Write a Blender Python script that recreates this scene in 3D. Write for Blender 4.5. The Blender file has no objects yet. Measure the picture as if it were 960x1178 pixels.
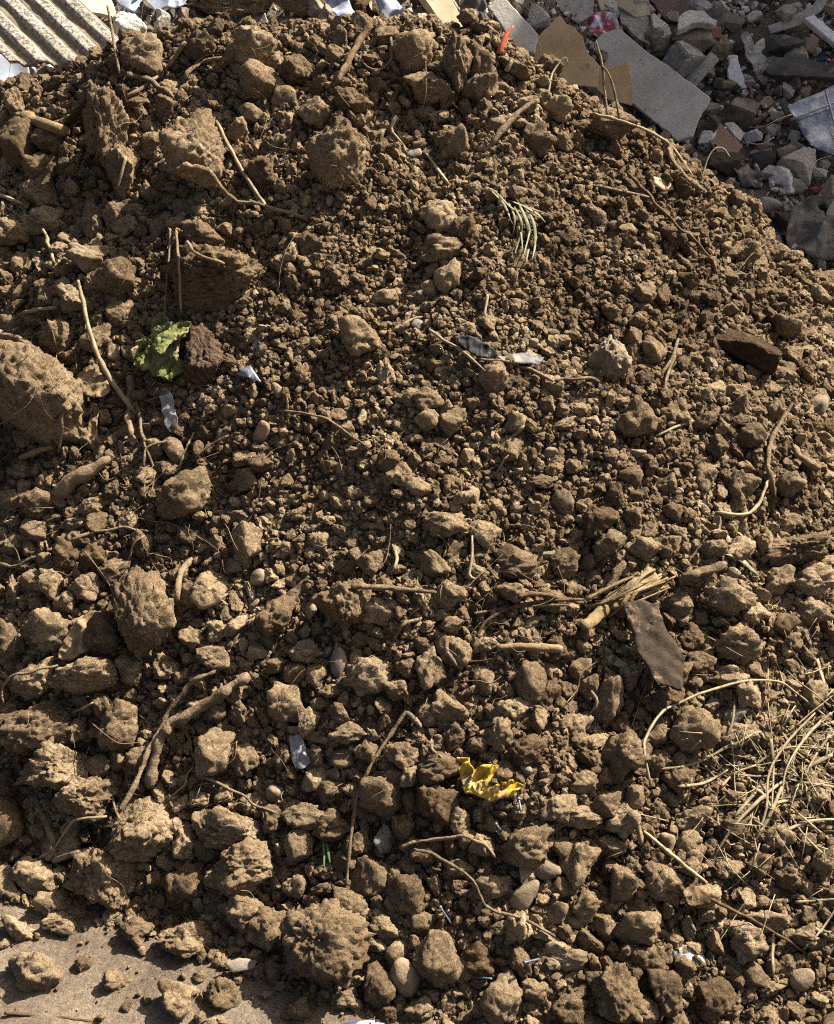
import bpy, bmesh, math
import numpy as np
from mathutils import Vector, Matrix

# ------------------------------------------------------------------ camera, world, sun, exposure
S = bpy.context.scene
C = S.collection
W0, H0 = 960.0, 1178.0
CAM_Z, PITCH, VFOV = 1.6, math.radians(36), math.radians(46)
FPX = H0 / 2 / math.tan(VFOV / 2)
cam_d = bpy.data.cameras.new('camera')
cam_d.sensor_fit = 'VERTICAL'; cam_d.angle = VFOV
cam_d.clip_start = 0.05; cam_d.clip_end = 2000
cam = bpy.data.objects.new('camera', cam_d); C.objects.link(cam)
cam.location = (0, 0, CAM_Z); cam.rotation_euler = (math.pi / 2 - PITCH, 0, 0)
S.camera = cam

SUN_AZ = (0.85, 0.527)          # horizontal direction towards the sun: right and a little behind the heap
SUN_EL = math.radians(47)
world = bpy.data.worlds.new('World'); S.world = world; world.use_nodes = True
wn = world.node_tree; wn.nodes.clear()
sky = wn.nodes.new('ShaderNodeTexSky'); sky.sky_type = 'NISHITA'; sky.sun_disc = False; sky.air_density = 0.7; sky.dust_density = 5.0; sky.ozone_density = 0.3
sky.sun_elevation = SUN_EL; sky.sun_rotation = math.atan2(SUN_AZ[0], SUN_AZ[1])
bg = wn.nodes.new('ShaderNodeBackground'); bg.inputs[1].default_value = 0.052
wo = wn.nodes.new('ShaderNodeOutputWorld')
wn.links.new(sky.outputs[0], bg.inputs[0]); wn.links.new(bg.outputs[0], wo.inputs[0])
sl = bpy.data.lights.new('sun', 'SUN'); sl.energy = 5.0; sl.angle = math.radians(0.55); sl.color = (1.0, 0.95, 0.88)
sun = bpy.data.objects.new('sun', sl); C.objects.link(sun)
sdir = Vector((SUN_AZ[0] * math.cos(SUN_EL), SUN_AZ[1] * math.cos(SUN_EL), math.sin(SUN_EL)))
sun.rotation_euler = sdir.to_track_quat('Z', 'Y').to_euler(); sun.location = (3, 2, 6)
S.view_settings.view_transform = 'Standard'; S.view_settings.look = 'None'
S.view_settings.exposure = 2.0; S.view_settings.gamma = 1.0
S.render.engine = 'CYCLES'; S.cycles.filter_width = 1.1; S.cycles.use_denoising = False

rng = np.random.RandomState(11)

# ------------------------------------------------------------------ numpy noise
def _h(ix, iy, iz, s):
    n = (ix.astype(np.int64) * 374761393 + iy.astype(np.int64) * 668265263 + iz.astype(np.int64) * 2147483647 + s * 974634577) & 0xffffffff
    n = ((n ^ (n >> 13)) * 1274126177) & 0xffffffff
    n = ((n ^ (n >> 16)) * 2246822519) & 0xffffffff
    n = n ^ (n >> 15)
    return (n & 0xffffff) / float(0x1000000)

def vnoise(p, s=0):
    i = np.floor(p).astype(np.int64); f = p - i; f = f * f * f * (f * (f * 6 - 15) + 10)
    r = 0
    for dx in (0, 1):
        wx = f[:, 0] if dx else 1 - f[:, 0]
        for dy in (0, 1):
            wy = f[:, 1] if dy else 1 - f[:, 1]
            for dz in (0, 1):
                wz = f[:, 2] if dz else 1 - f[:, 2]
                r = r + _h(i[:, 0] + dx, i[:, 1] + dy, i[:, 2] + dz, s) * wx * wy * wz
    return r * 2 - 1

def fbm(p, o=4, s=0, gain=0.5):
    a, t, r = 1.0, 0.0, 0
    for k in range(o):
        r = r + a * vnoise(p * (2.03 ** k) + k * 17.3, s + k); t += a; a *= gain
    return r / t

def voro(p, s=0):
    i = np.floor(p).astype(np.int64); f = p - i
    best = np.full(len(p), 9.0)
    for dx in (-1, 0, 1):
        for dy in (-1, 0, 1):
            for dz in (-1, 0, 1):
                c = i + np.array([dx, dy, dz])
                q = np.stack([_h(c[:, 0], c[:, 1], c[:, 2], s + 5 * k) for k in (1, 2, 3)], 1) + np.array([dx, dy, dz]) - f
                best = np.minimum(best, (q * q).sum(1))
    return np.sqrt(best)

def P3(x, y, z=None):
    x = np.asarray(x, float).ravel(); y = np.asarray(y, float).ravel()
    return np.stack([x, y, np.zeros_like(x) if z is None else np.asarray(z, float).ravel()], 1)

def sstep(a, b, x):
    t = np.clip((np.asarray(x, float) - a) / (b - a), 0, 1); return t * t * (3 - 2 * t)

# ------------------------------------------------------------------ pixel <-> place
FWD = np.array([0, math.cos(PITCH), -math.sin(PITCH)]); UPV = np.array([0, math.sin(PITCH), math.cos(PITCH)]); RGT = np.array([1.0, 0, 0])
CAMP = np.array([0, 0, CAM_Z])
def rays(u, v):
    a = (np.asarray(u, float) - W0 / 2) / FPX; b = (H0 / 2 - np.asarray(v, float)) / FPX
    return FWD + np.multiply.outer(a, RGT) + np.multiply.outer(b, UPV)
def project(p):
    d = np.asarray(p, float) - CAMP
    t = d @ FWD
    return W0 / 2 + FPX * (d @ RGT) / t, H0 / 2 - FPX * (d @ UPV) / t, t

# ------------------------------------------------------------------ the lie of the land
SIL = np.array([(-260, 175), (-120, 140), (0, 112), (60, 96), (110, 64), (160, 40), (250, 28), (350, 30), (450, 26), (560, 38), (600, 62), (650, 92), (700, 114),
                (750, 145), (800, 182), (850, 230), (900, 272), (960, 320), (1060, 400), (1180, 505)], float)
SIL[:, 1] += np.interp(SIL[:, 0], [0, 120, 450, 560, 700, 960], [4, 2, 3, 9, 15, 17])
_d = rays(SIL[:, 0], SIL[:, 1])
_yc = np.interp(SIL[:, 0], [-200, 500, 960], [2.5, 2.45, 2.28])
_t = _yc / _d[:, 1]
CRX = _d[:, 0] * _t; CRZ = CAM_Z + _d[:, 2] * _t; CRY = _yc
CRX = np.concatenate([[-3.2, -2.2], CRX, [1.75, 2.3]]); CRZ = np.concatenate([[-0.3, 0.35], CRZ, [-0.12, -0.4]]); CRY = np.concatenate([[2.5, 2.5], CRY, [2.2, 2.2]])
BX = [-3.2, -2.3, -1.3, -0.9, -0.65, -0.4, -0.2, 0.0, 0.2, 0.64, 1.0, 1.5, 2.2]
BY = [2.3, 1.95, 1.46, 1.30, 1.215, 1.14, 1.06, 0.99, 0.955, 0.975, 1.10, 1.47, 2.0]
def smin(a, b, k):
    h = np.clip(0.5 + 0.5 * (b - a) / k, 0, 1); return b * (1 - h) + a * h - k * h * (1 - h)
def pile_macro(x, y):
    yc = np.interp(x, CRX, CRY); zc = np.interp(x, CRX, CRZ); yb = np.interp(x, BX, BY)
    s = (y - yb) / np.maximum(yc - yb, 0.1)
    zf = np.maximum(zc, 0.02) * (s + 0.05 * np.sin(np.pi * np.clip(s, 0, 1)))
    zb = zc + 0.015 - 0.75 * (y - yc)
    z = smin(zf, zb, 0.05)
    return np.maximum(z, -0.12)
def pile_lumps(x, y):
    sh = x.shape; p = P3(x, y)
    z = 0.040 * fbm(p * 5.0, 3, 3) + 0.022 * fbm(p * 15, 3, 9)
    return z.reshape(sh)
def pile_fine(x, y):
    sh = x.shape; p = P3(x, y)
    z = 0.010 * fbm(p * 48, 3, 21) + 0.012 * (0.45 - voro(p * 55, 4)) + 0.006 * (0.45 - voro(p * 120, 8))
    return z.reshape(sh)
def rub_macro(x, y):
    w = sstep(-0.15, 0.75, x)
    zl = 0.42 + 0.55 * (y - 2.8); zr = 0.10 + 0.43 * (y - 2.9)
    z = zl * (1 - w) + zr * w
    return np.minimum(z, np.maximum(1.55 - 0.35 * np.maximum(y - 5.2, 0), -0.1))
def rub_noise(x, y):
    sh = x.shape; p = P3(x, y)
    return (0.07 * fbm(p * 2.4, 4, 31) + 0.03 * fbm(p * 9, 3, 33)).reshape(sh)

class Field:
    def __init__(s, x0, x1, y0, y1, st, fn):
        s.x0, s.y0, s.st = x0, y0, st
        s.xs = np.arange(x0, x1, st); s.ys = np.arange(y0, y1, st)
        X, Y = np.meshgrid(s.xs, s.ys); s.Z = fn(X, Y)
    def __call__(s, x, y):
        fx = np.clip((np.asarray(x) - s.x0) / s.st, 0, len(s.xs) - 1.001); fy = np.clip((np.asarray(y) - s.y0) / s.st, 0, len(s.ys) - 1.001)
        i = fx.astype(int); j = fy.astype(int); a = fx - i; b = fy - j; Z = s.Z
        return Z[j, i] * (1 - a) * (1 - b) + Z[j, i + 1] * a * (1 - b) + Z[j + 1, i] * (1 - a) * b + Z[j + 1, i + 1] * a * b
    def normal(s, x, y, e=0.02):
        gx = (s(x + e, y) - s(x - e, y)) / (2 * e); gy = (s(x, y + e) - s(x, y - e)) / (2 * e)
        n = np.stack([-gx, -gy, np.ones_like(gx)], -1); return n / np.linalg.norm(n, axis=-1, keepdims=True)
PF = Field(-3.2, 2.4, 0.4, 3.6, 0.01, lambda x, y: np.maximum(pile_macro(x, y) + pile_lumps(x, y) * sstep(-0.02, 0.12, pile_macro(x, y)), 0.0))
RF = Field(-4.5, 4.5, 2.2, 8.0, 0.03, lambda x, y: rub_macro(x, y) + rub_noise(x, y))

def march(F, u, v, t0=1.0, t1=6.5, n=700):
    u = np.atleast_1d(u).astype(float); v = np.atleast_1d(v).astype(float)
    d = rays(u, v); res = np.full(len(u), t1); alive = np.ones(len(u), bool)
    for t in np.linspace(t0, t1, n):
        p = CAMP + d * t
        hit = alive & (p[:, 2] <= F(p[:, 0], p[:, 1]))
        res[hit] = t; alive &= ~hit
        if not alive.any(): break
    return res, d
SPH = []        # clods already lying there: x, y, z, r
def hit(u, v, clods=True):
    t, d = march(PF, u, v)
    if clods and SPH:
        A = np.array(SPH)
        for k in range(len(t)):
            dk = d[k]; m = CAMP - A[:, :3]
            a = dk @ dk; b = m @ dk; c = (m * m).sum(1) - A[:, 3] ** 2
            D = b * b - a * c; ok = D > 0
            if ok.any():
                tt = ((-b - np.sqrt(np.maximum(D, 0))) / a)[ok].min()
                t[k] = min(t[k], tt)
    return CAMP + d * t[:, None], t, d

# ------------------------------------------------------------------ materials
def rgb(h):
    c = [int(h[i:i + 2], 16) / 255 for i in (0, 2, 4)]
    return tuple(x / 12.92 if x <= 0.04045 else ((x + 0.055) / 1.055) ** 2.4 for x in c) + (1,)
class NT:
    def __init__(s, name):
        s.m = bpy.data.materials.new(name); s.m.use_nodes = True; s.t = s.m.node_tree; s.t.nodes.clear()
        s.b = s.n('ShaderNodeBsdfPrincipled'); s.o = s.n('ShaderNodeOutputMaterial'); s.l(s.b.outputs[0], s.o.inputs[0])
        s.pos = s.n('ShaderNodeNewGeometry').outputs['Position']
    def n(s, k, **kw):
        x = s.t.nodes.new(k)
        for a, b in kw.items(): setattr(x, a, b)
        return x
    def l(s, a, b): s.t.links.new(a, b)
    def noise(s, scale, det=4, vec=None, rough=0.6):
        x = s.n('ShaderNodeTexNoise'); x.inputs['Scale'].default_value = scale; x.inputs['Detail'].default_value = det; x.inputs['Roughness'].default_value = rough
        s.l(vec or s.pos, x.inputs['Vector']); return x.outputs[0]
    def voro(s, scale, vec=None):
        x = s.n('ShaderNodeTexVoronoi'); x.inputs['Scale'].default_value = scale; s.l(vec or s.pos, x.inputs['Vector']); return x.outputs[0]
    def ramp(s, f, stops):
        x = s.n('ShaderNodeValToRGB'); e = x.color_ramp.elements
        while len(e) < len(stops): e.new(0.5)
        for k, (p, c) in enumerate(stops): e[k].position = p; e[k].color = c if len(c) == 4 else tuple(c) + (1,)
        s.l(f, x.inputs[0]); return x.outputs[0]
    def mix(s, f, a, b, mode='MIX'):
        x = s.n('ShaderNodeMix', data_type='RGBA', blend_type=mode)
        for v, i in ((f, 0), (a, 6), (b, 7)):
            if hasattr(v, 'links'): s.l(v, x.inputs[i])
            else: x.inputs[i].default_value = v if i else float(v)
        return x.outputs[2]
    def math(s, op, a, b=0.0):
        x = s.n('ShaderNodeMath', operation=op)
        for v, i in ((a, 0), (b, 1)):
            if hasattr(v, 'links'): s.l(v, x.inputs[i])
            else: x.inputs[i].default_value = v
        return x.outputs[0]
    def bump(s, h, strength=0.6, dist=0.01, prev=None):
        x = s.n('ShaderNodeBump'); x.inputs['Strength'].default_value = strength; x.inputs['Distance'].default_value = dist
        s.l(h, x.inputs['Height'])
        if prev is not None: s.l(prev, x.inputs['Normal'])
        return x.outputs[0]
    def done(s, col, rough=0.9, nrm=None, spec=0.2, metal=0.0):
        if hasattr(col, 'links'): s.l(col, s.b.inputs['Base Color'])
        else: s.b.inputs['Base Color'].default_value = col
        if hasattr(rough, 'links'): s.l(rough, s.b.inputs['Roughness'])
        else: s.b.inputs['Roughness'].default_value = rough
        s.b.inputs['Specular IOR Level'].default_value = spec; s.b.inputs['Metallic'].default_value = metal
        if nrm is not None: s.l(nrm, s.b.inputs['Normal'])
        return s.m

def soil_mat(name, tones, k=1.0, bumpy=1.0, stones=True):
    m = NT(name)
    rnd = m.n('ShaderNodeObjectInfo').outputs['Random']
    c = m.ramp(m.noise(9, 4), [(0.30, tones[0]), (0.52, tones[1]), (0.74, tones[2])])
    g = m.ramp(m.noise(110, 6, rough=0.75), [(0.28, (0.55, 0.53, 0.50)), (0.5, (1, 1, 1)), (0.74, (1.5, 1.5, 1.42))])
    c = m.mix(1.0, c, g, 'MULTIPLY')
    c = m.mix(1.0, c, m.ramp(m.noise(300, 4, rough=0.8), [(0.3, (0.62, 0.61, 0.6)), (0.5, (1, 1, 1)), (0.72, (1.4, 1.4, 1.36))]), 'MULTIPLY')
    c = m.mix(1.0, c, m.ramp(m.noise(2.6, 3), [(0.32, (0.78, 0.76, 0.74)), (0.62, (1.12, 1.12, 1.12))]), 'MULTIPLY')
    if stones:
        r = m.ramp(rnd, [(0.0, (0.66, 0.63, 0.60)), (0.35, (0.98, 0.97, 0.95)), (0.8, (1.25, 1.25, 1.22)), (1.0, (1.5, 1.52, 1.5))])
        c = m.mix(1.0, c, r, 'MULTIPLY')
        pale = m.math('GREATER_THAN', rnd, 0.982)
        c = m.mix(m.math('MULTIPLY', pale, 0.55), c, rgb('9c8a68'))
    sp = m.math('GREATER_THAN', m.noise(420, 2), 0.68)
    c = m.mix(m.math('MULTIPLY', sp, 0.35), c, rgb('b59d72'))
    n1 = m.bump(m.noise(110, 6, rough=0.8), 1.0 * bumpy, 0.022)
    n2 = m.bump(m.noise(330, 4, rough=0.8), 1.0 * bumpy, 0.008, n1)
    return m.done(c, 0.96, n2, 0.08)
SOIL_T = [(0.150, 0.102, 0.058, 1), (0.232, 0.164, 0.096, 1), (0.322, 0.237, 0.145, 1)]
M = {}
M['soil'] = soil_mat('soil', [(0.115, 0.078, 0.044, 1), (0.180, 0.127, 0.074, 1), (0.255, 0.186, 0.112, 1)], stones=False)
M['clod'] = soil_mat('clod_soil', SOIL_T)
M['clod_pale'] = soil_mat('clod_pale_soil', [(0.20, 0.138, 0.079, 1), (0.275, 0.196, 0.115, 1), (0.355, 0.262, 0.16, 1)], stones=False)
M['clod_dark'] = soil_mat('clod_dark_soil', [(0.11, 0.071, 0.038, 1), (0.155, 0.103, 0.056, 1), (0.21, 0.144, 0.082, 1)], stones=False)
def simple(name, cols, sc=30, rough=0.85, bscale=120, bs=0.4, bd=0.004, dirt=0.0, spec=0.25, metal=0.0, vec=None, rv=0.0):
    m = NT(name)
    n = m.noise(sc, 5, rough=0.65)
    st = [(0.3 + 0.4 * i / max(1, len(cols) - 1), rgb(c) if isinstance(c, str) else c) for i, c in enumerate(cols)]
    c = m.ramp(n, st) if len(st) > 1 else st[0][1]
    if rv:
        r = m.n('ShaderNodeObjectInfo').outputs['Random']
        c = m.mix(1.0, c, m.ramp(r, [(0, (1 - rv,) * 3), (1, (1 + rv,) * 3)]), 'MULTIPLY')
    if dirt:
        d = m.ramp(m.noise(26, 6, rough=0.7), [(0.62 - dirt * 0.35, (0, 0, 0)), (0.70 - dirt * 0.2, (1, 1, 1))])
        c = m.mix(m.math('MULTIPLY', d, 0.85), c, (0.215, 0.152, 0.09, 1))
    nb = m.bump(m.noise(bscale, 4, rough=0.7), bs, bd) if bs else None
    return m.done(c, rough, nb, spec, metal)
M['ground'] = soil_mat('sandy_ground', [(0.105, 0.078, 0.053, 1), (0.15, 0.114, 0.079, 1), (0.195, 0.152, 0.107, 1)], stones=False, bumpy=0.6)
M['pebble'] = simple('pebble_stone', ['4d4132', '5f523f', '70624d'], 60, 0.85, 260, 0.6, 0.003, 0.45, 0.2, rv=0.25)
M['pebble_grey'] = simple('grey_pebble_stone', ['4a453d', '5c564c', '6e675b'], 50, 0.8, 260, 0.6, 0.003, 0.4, 0.2)
M['limestone'] = simple('limestone', ['64573f', '7c7058', '93886f'], 55, 0.9, 160, 1.0, 0.01, 0.55)
M['root'] = simple('root_bark', ['4f4130', '665640', '7b6a52'], 60, 0.95, 200, 1.0, 0.006, 0.5, 0.1, rv=0.25)
M['root_dark'] = simple('dark_root_bark', ['3a2c1e', '4f3d29', '67523a'], 60, 0.9, 260, 0.8, 0.003, 0.2, 0.15)
M['straw'] = simple('straw', ['5f533a', '75684d', '8b7e62'], 90, 0.8, 300, 0.4, 0.002, 0.3, 0.2, rv=0.35)
M['wood'] = simple('weathered_wood', ['55452d', '6b593c', '7e6a4b'], 70, 0.85, 200, 0.8, 0.003, 0.3, 0.15)
M['dark_wood'] = simple('dark_wood', ['2b2015', '3a2c1d', '483826'], 60, 0.95, 120, 1.0, 0.012, 0.12, 0.1)
M['green'] = simple('green_cloth', ['474b22', '5d6036', '767853'], 40, 0.95, 300, 0.8, 0.003, 0.42, 0.1)
M['yellow'] = simple('yellow_film', ['8a6a16', 'a58322', 'b59640'], 25, 0.55, 200, 0.4, 0.002, 0.38, 0.35)
M['brown_cloth'] = simple('brown_cloth', ['2f271e', '3a3026', '463b2f'], 60, 0.95, 500, 0.9, 0.003, 0.08, 0.1)
M['leaf'] = simple('dry_leaf', ['54452f', '6b583d', '7b684a'], 40, 0.85, 300, 0.5, 0.002, 0.35, 0.2)
M['black_film'] = simple('black_film', ['0c0c0e', '131315'], 30, 0.7, 150, 0.3, 0.002, 0.10, 0.2)
M['grey_film'] = simple('grey_film', ['403d38', '524e48'], 30, 0.65, 150, 0.3, 0.002, 0.3, 0.3)
M['foil'] = simple('foil', ['63656b', '787b80'], 60, 0.5, 200, 0.4, 0.002, 0.2, 0.5, 0.6)
M['white_scrap'] = simple('white_scrap', ['66635e', '78756f'], 40, 0.6, 200, 0.2, 0.002, 0.12)
M['blade'] = simple('grass_blade', ['46492a', '5c5b3c', '777257'], 60, 0.6, 300, 0.2, 0.001, 0.1)
M['blade_green'] = simple('green_blade', ['3a4a26', '4c5c34'], 60, 0.6, 300, 0.2, 0.001, 0.05)
M['nail'] = simple('pale_blue_plastic', ['434b58', '565f6c'], 60, 0.4, 0, 0, 0, 0.1, 0.5)
M['orange'] = simple('orange_plastic', ['8f3c22', 'a5502f'], 60, 0.5, 200, 0.2, 0.002, 0.15)
# rubble
M['rubble_soil'] = simple('rubble_soil', ['443b33', '5c5246', '766a5a'], 14, 0.95, 60, 0.9, 0.02, 0, 0.1)
M['concrete'] = simple('concrete', ['7b7467', '948c7e', 'aaa293'], 26, 0.92, 90, 0.9, 0.01, 0.2, 0.15, rv=0.2)
M['concrete_light'] = simple('light_concrete', ['948c80', 'aea698', 'c0b8aa'], 26, 0.92, 90, 0.8, 0.01, 0.16, 0.15)
M['stained'] = simple('stained_concrete', ['524a3a', '6c6351', '867d6c'], 18, 0.95, 80, 0.7, 0.008, 0.2, 0.1)
M['brick'] = simple('brick', ['6a4a40', '7b5a4e'], 30, 0.95, 90, 0.6, 0.005, 0.2, 0.1)
M['plaster'] = simple('grey_board', ['8f897c', '9e978a', 'aba497'], 9, 0.85, 60, 0.35, 0.006, 0.10, 0.2)
M['beige_board'] = simple('beige_board', ['8d8164', 'a09577', 'b1a68a'], 9, 0.85, 60, 0.2, 0.004, 0.12, 0.2)
M['maroon'] = simple('maroon_board', ['4e3a36', '5a4540'], 12, 0.7, 60, 0.2, 0.003, 0.1, 0.3)
M['cardboard'] = simple('cardboard', ['a08560', 'b1966e', 'bfa57c'], 10, 0.9, 60, 0.2, 0.004, 0.10, 0.15)
M['brown_board'] = simple('brown_board', ['77604f', '88715f'], 10, 0.8, 60, 0.2, 0.003, 0.1, 0.2)
M['white_board'] = simple('white_chipped_board', ['9f9c96', 'bdbab3', 'cbc8c1'], 70, 0.9, 200, 0.7, 0.004, 0.1, 0.2)
M['charcoal'] = simple('charcoal_board', ['322e2a', '45403a', '59534b'], 20, 0.85, 60, 0.5, 0.005, 0.1, 0.2)
M['galv'] = simple('galvanised_metal', ['6d7074', '85888b', '999b9d'], 16, 0.42, 40, 0.35, 0.008, 0.25, 0.5, 0.8)
M['cloth_grey'] = simple('grey_cloth', ['726c63', '8c857b', '9c958a'], 40, 0.9, 200, 0.4, 0.003, 0.15, 0.1)
M['blue_white'] = simple('blue_white_sheet', ['6d727d', '7f848e', '8e9297'], 12, 0.6, 60, 0.15, 0.003, 0.06, 0.3)
M['red'] = simple('red_plastic', ['6d2a30', '84363c'], 40, 0.5, 100, 0.2, 0.003, 0.1)
M['blue'] = simple('blue_plastic', ['232b44', '2f3a58'], 40, 0.5, 100, 0.2, 0.003, 0.1)
m = NT('red_and_white_print')
M['redwhite'] = m.done(m.ramp(m.noise(38, 2), [(0.40, rgb('8a3d45')), (0.50, rgb('99525a')), (0.54, rgb('a9a3a2')), (0.62, rgb('bdb9ba'))]), 0.55, m.bump(m.noise(120, 3), 0.3, 0.003), 0.3)
m = NT('rubble_chip')
rr = m.n('ShaderNodeObjectInfo').outputs['Random']
cc = m.ramp(rr, [(0.0, rgb('453b30')), (0.30, rgb('6d6152')), (0.55, rgb('8f8576')), (0.85, rgb('aea596')), (0.98, rgb('c9c2b5')), (1.0, rgb('7a5a4c'))])
cc = m.mix(1.0, cc, m.ramp(m.noise(60, 4), [(0.3, (0.6, 0.6, 0.6)), (0.7, (1.2, 1.2, 1.2))]), 'MULTIPLY')
M['chip'] = m.done(cc, 0.93, m.bump(m.noise(120, 4), 0.6, 0.006), 0.15)
# fibre-cement: pale ridges freckled with lichen, grit packed in the valleys (vertex attribute "ridge")
m = NT('fibre_cement')
at = m.n('ShaderNodeAttribute', attribute_name='ridge').outputs['Fac']
fre = m.ramp(m.noise(130, 3, rough=0.75), [(0.44, (0.09, 0.08, 0.065, 1)), (0.53, rgb('8d8474')), (0.8, rgb('9e9586'))])
grit = m.ramp(m.noise(110, 4), [(0.3, rgb('5a5040')), (0.7, rgb('7d725e'))])
f2 = m.math('ADD', at, m.math('MULTIPLY', m.math('SUBTRACT', m.noise(22, 4), 0.5), 0.9))
fac = m.ramp(f2, [(0.45, (0, 0, 0)), (0.58, (1, 1, 1))])
M['fibre'] = m.done(m.mix(fac, grit, fre), 0.92, m.bump(m.noise(200, 3), 0.4, 0.003), 0.15)
m = NT('clear_film'); m.b.inputs['Alpha'].default_value = 0.42
M['clear'] = m.done(rgb('94938f'), 0.35, None, 0.5)
m = NT('fibrous_bark')
wv = m.n('ShaderNodeTexWave'); wv.inputs['Scale'].default_value = 38; wv.inputs['Distortion'].default_value = 9; wv.inputs['Detail'].default_value = 3
wv.bands_direction = 'DIAGONAL'
m.l(m.pos, wv.inputs['Vector'])
M['bark'] = m.done(m.ramp(wv.outputs[1], [(0.1, rgb('46372a')), (0.6, rgb('4e3f30')), (0.95, rgb('5a4938'))]), 0.95, m.bump(m.noise(150, 5), 1.0, 0.012, m.bump(wv.outputs[1], 0.35, 0.003)), 0.1)
m = NT('printed_paper')
M['paper'] = m.done(m.ramp(m.noise(24, 1), [(0.50, rgb('8d8c88')), (0.53, rgb('27365c')), (0.60, rgb('27365c')), (0.63, rgb('8d8c88'))]), 0.6, None, 0.3)
M['wall'] = simple('added_shade_wall', ['8d8a84', '9c9890', 'a8a49b'], 2, 0.9, 20, 0.3, 0.01, 0, 0.2)

# ------------------------------------------------------------------ object helpers
def new_obj(name, verts, faces, mat, parent=None, smooth=True):
    me = bpy.data.meshes.new(name)
    if isinstance(faces, np.ndarray):
        nf, k = faces.shape
        me.vertices.add(len(verts)); me.vertices.foreach_set('co', np.ascontiguousarray(verts, np.float32).ravel())
        me.loops.add(nf * k); me.loops.foreach_set('vertex_index', np.ascontiguousarray(faces, np.int32).ravel())
        me.polygons.add(nf); me.polygons.foreach_set('loop_start', np.arange(0, nf * k, k, dtype=np.int32))
        me.update(calc_edges=True)
    else:
        me.from_pydata([tuple(v) for v in verts], [], [tuple(f) for f in faces]); me.update()
    me.polygons.foreach_set('use_smooth', np.full(len(me.polygons), smooth))
    if mat: me.materials.append(M[mat] if isinstance(mat, str) else mat)
    o = bpy.data.objects.new(name, me); C.objects.link(o)
    if parent: o.parent = parent
    return o
def tag(o, label=None, cat=None, group=None, kind=None):
    if label: o['label'] = label
    if cat: o['category'] = cat
    if group: o['group'] = group
    if kind: o['kind'] = kind
    return o
def recentre(o):
    me = o.data; n = len(me.vertices); a = np.empty(n * 3, np.float32); me.vertices.foreach_get('co', a); a = a.reshape(-1, 3)
    c = (a.min(0) + a.max(0)) / 2; a -= c; me.vertices.foreach_set('co', a.ravel()); me.update(); o.location = o.location + Vector([float(x) for x in c])
    return o
def empty(name, p):
    o = bpy.data.objects.new(name, None); C.objects.link(o); o.location = [float(x) for x in p]; o.empty_display_size = 0.02
    return o
ICO = {}
def ico(l):
    if l not in ICO:
        bm = bmesh.new(); bmesh.ops.create_icosphere(bm, subdivisions=l, radius=1.0)
        ICO[l] = (np.array([v.co[:] for v in bm.verts]), np.array([[v.index for v in f.verts] for f in bm.faces], np.int32)); bm.free()
    return ICO[l]
def rotm(r):
    q = r.normal(size=4); q /= np.linalg.norm(q); w, x, y, z = q
    return np.array([[1 - 2 * (y * y + z * z), 2 * (x * y - z * w), 2 * (x * z + y * w)], [2 * (x * y + z * w), 1 - 2 * (x * x + z * z), 2 * (y * z - x * w)], [2 * (x * z - y * w), 2 * (y * z + x * w), 1 - 2 * (x * x + y * y)]])
def lump(level, seed, kind='crumbly', gf=6.0):
    """a unit lump: soft polyhedron, then hollows, grains and grit"""
    r = np.random.RandomState(seed); d, f = ico(level)
    K, p, a1, a2, a3 = {'crumbly': (13, 10, 0.36, 0.22, 0.19), 'angular': (11, 18, 0.24, 0.12, 0.17), 'boulder': (14, 7, 0.26, 0.10, 0.20), 'shard': (6, 30, 0.30, 0.12, 0.20), 'pebble': (9, 4.2, 0.09, 0.0, 0.012), 'chunk': (8, 40, 0.08, 0.06, 0.10)}[kind]
    n = r.normal(size=(K, 3)); n /= np.linalg.norm(n, axis=1, keepdims=True); dk = r.uniform(0.62, 1.05, K)
    n = np.concatenate([n, -n[:5] + r.normal(size=(5, 3)) * 0.3]); n /= np.linalg.norm(n, axis=1, keepdims=True); dk = np.concatenate([dk, r.uniform(0.7, 1.0, 5)])
    q = np.maximum(d @ n.T / dk, 0.02)
    rad = 1 / ((q ** p).sum(1) ** (1 / p)); rad = np.minimum(rad, 1.5)
    v = d * rad[:, None]; off = r.uniform(-50, 50, 3)
    k = 1 + a1 * fbm(v * 1.5 + off, 3, seed % 97)
    if a2:
        vw = v + 0.22 * np.stack([vnoise(v * 2.6 + off + 7 * c, seed % 61 + c) for c in range(3)], 1) + 0.07 * np.stack([vnoise(v * 8 + off + 3 * c, seed % 59 + c) for c in range(3)], 1)
        am = np.clip(0.75 + 1.1 * vnoise(v * 1.3 - off, seed % 53), 0.15, 1.5)
        k += a2 * am * (0.5 - voro(vw * gf * 0.42 + off, seed % 89)) + a2 * 0.6 * am * (0.5 - voro(vw * gf * 1.0 + off, seed % 83))
        if level > 3: k += a2 * 0.4 * (0.5 - voro(vw * gf * 2.2 + off, seed % 79))
        k -= a2 * 0.5 * np.maximum(0, 1 - np.abs(vnoise(v * 1.9 + off * 2, seed % 47)) / 0.10) * (level > 3)
    if a3: k += a3 * fbm(v * gf * 0.9 + off, 4, seed % 71, 0.65)
    v = v * k[:, None]
    v = v @ rotm(r).T
    lo, hi = v.min(0), v.max(0); v = (v - (lo + hi) / 2) / ((hi - lo) / 2)
    return v, f

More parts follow.
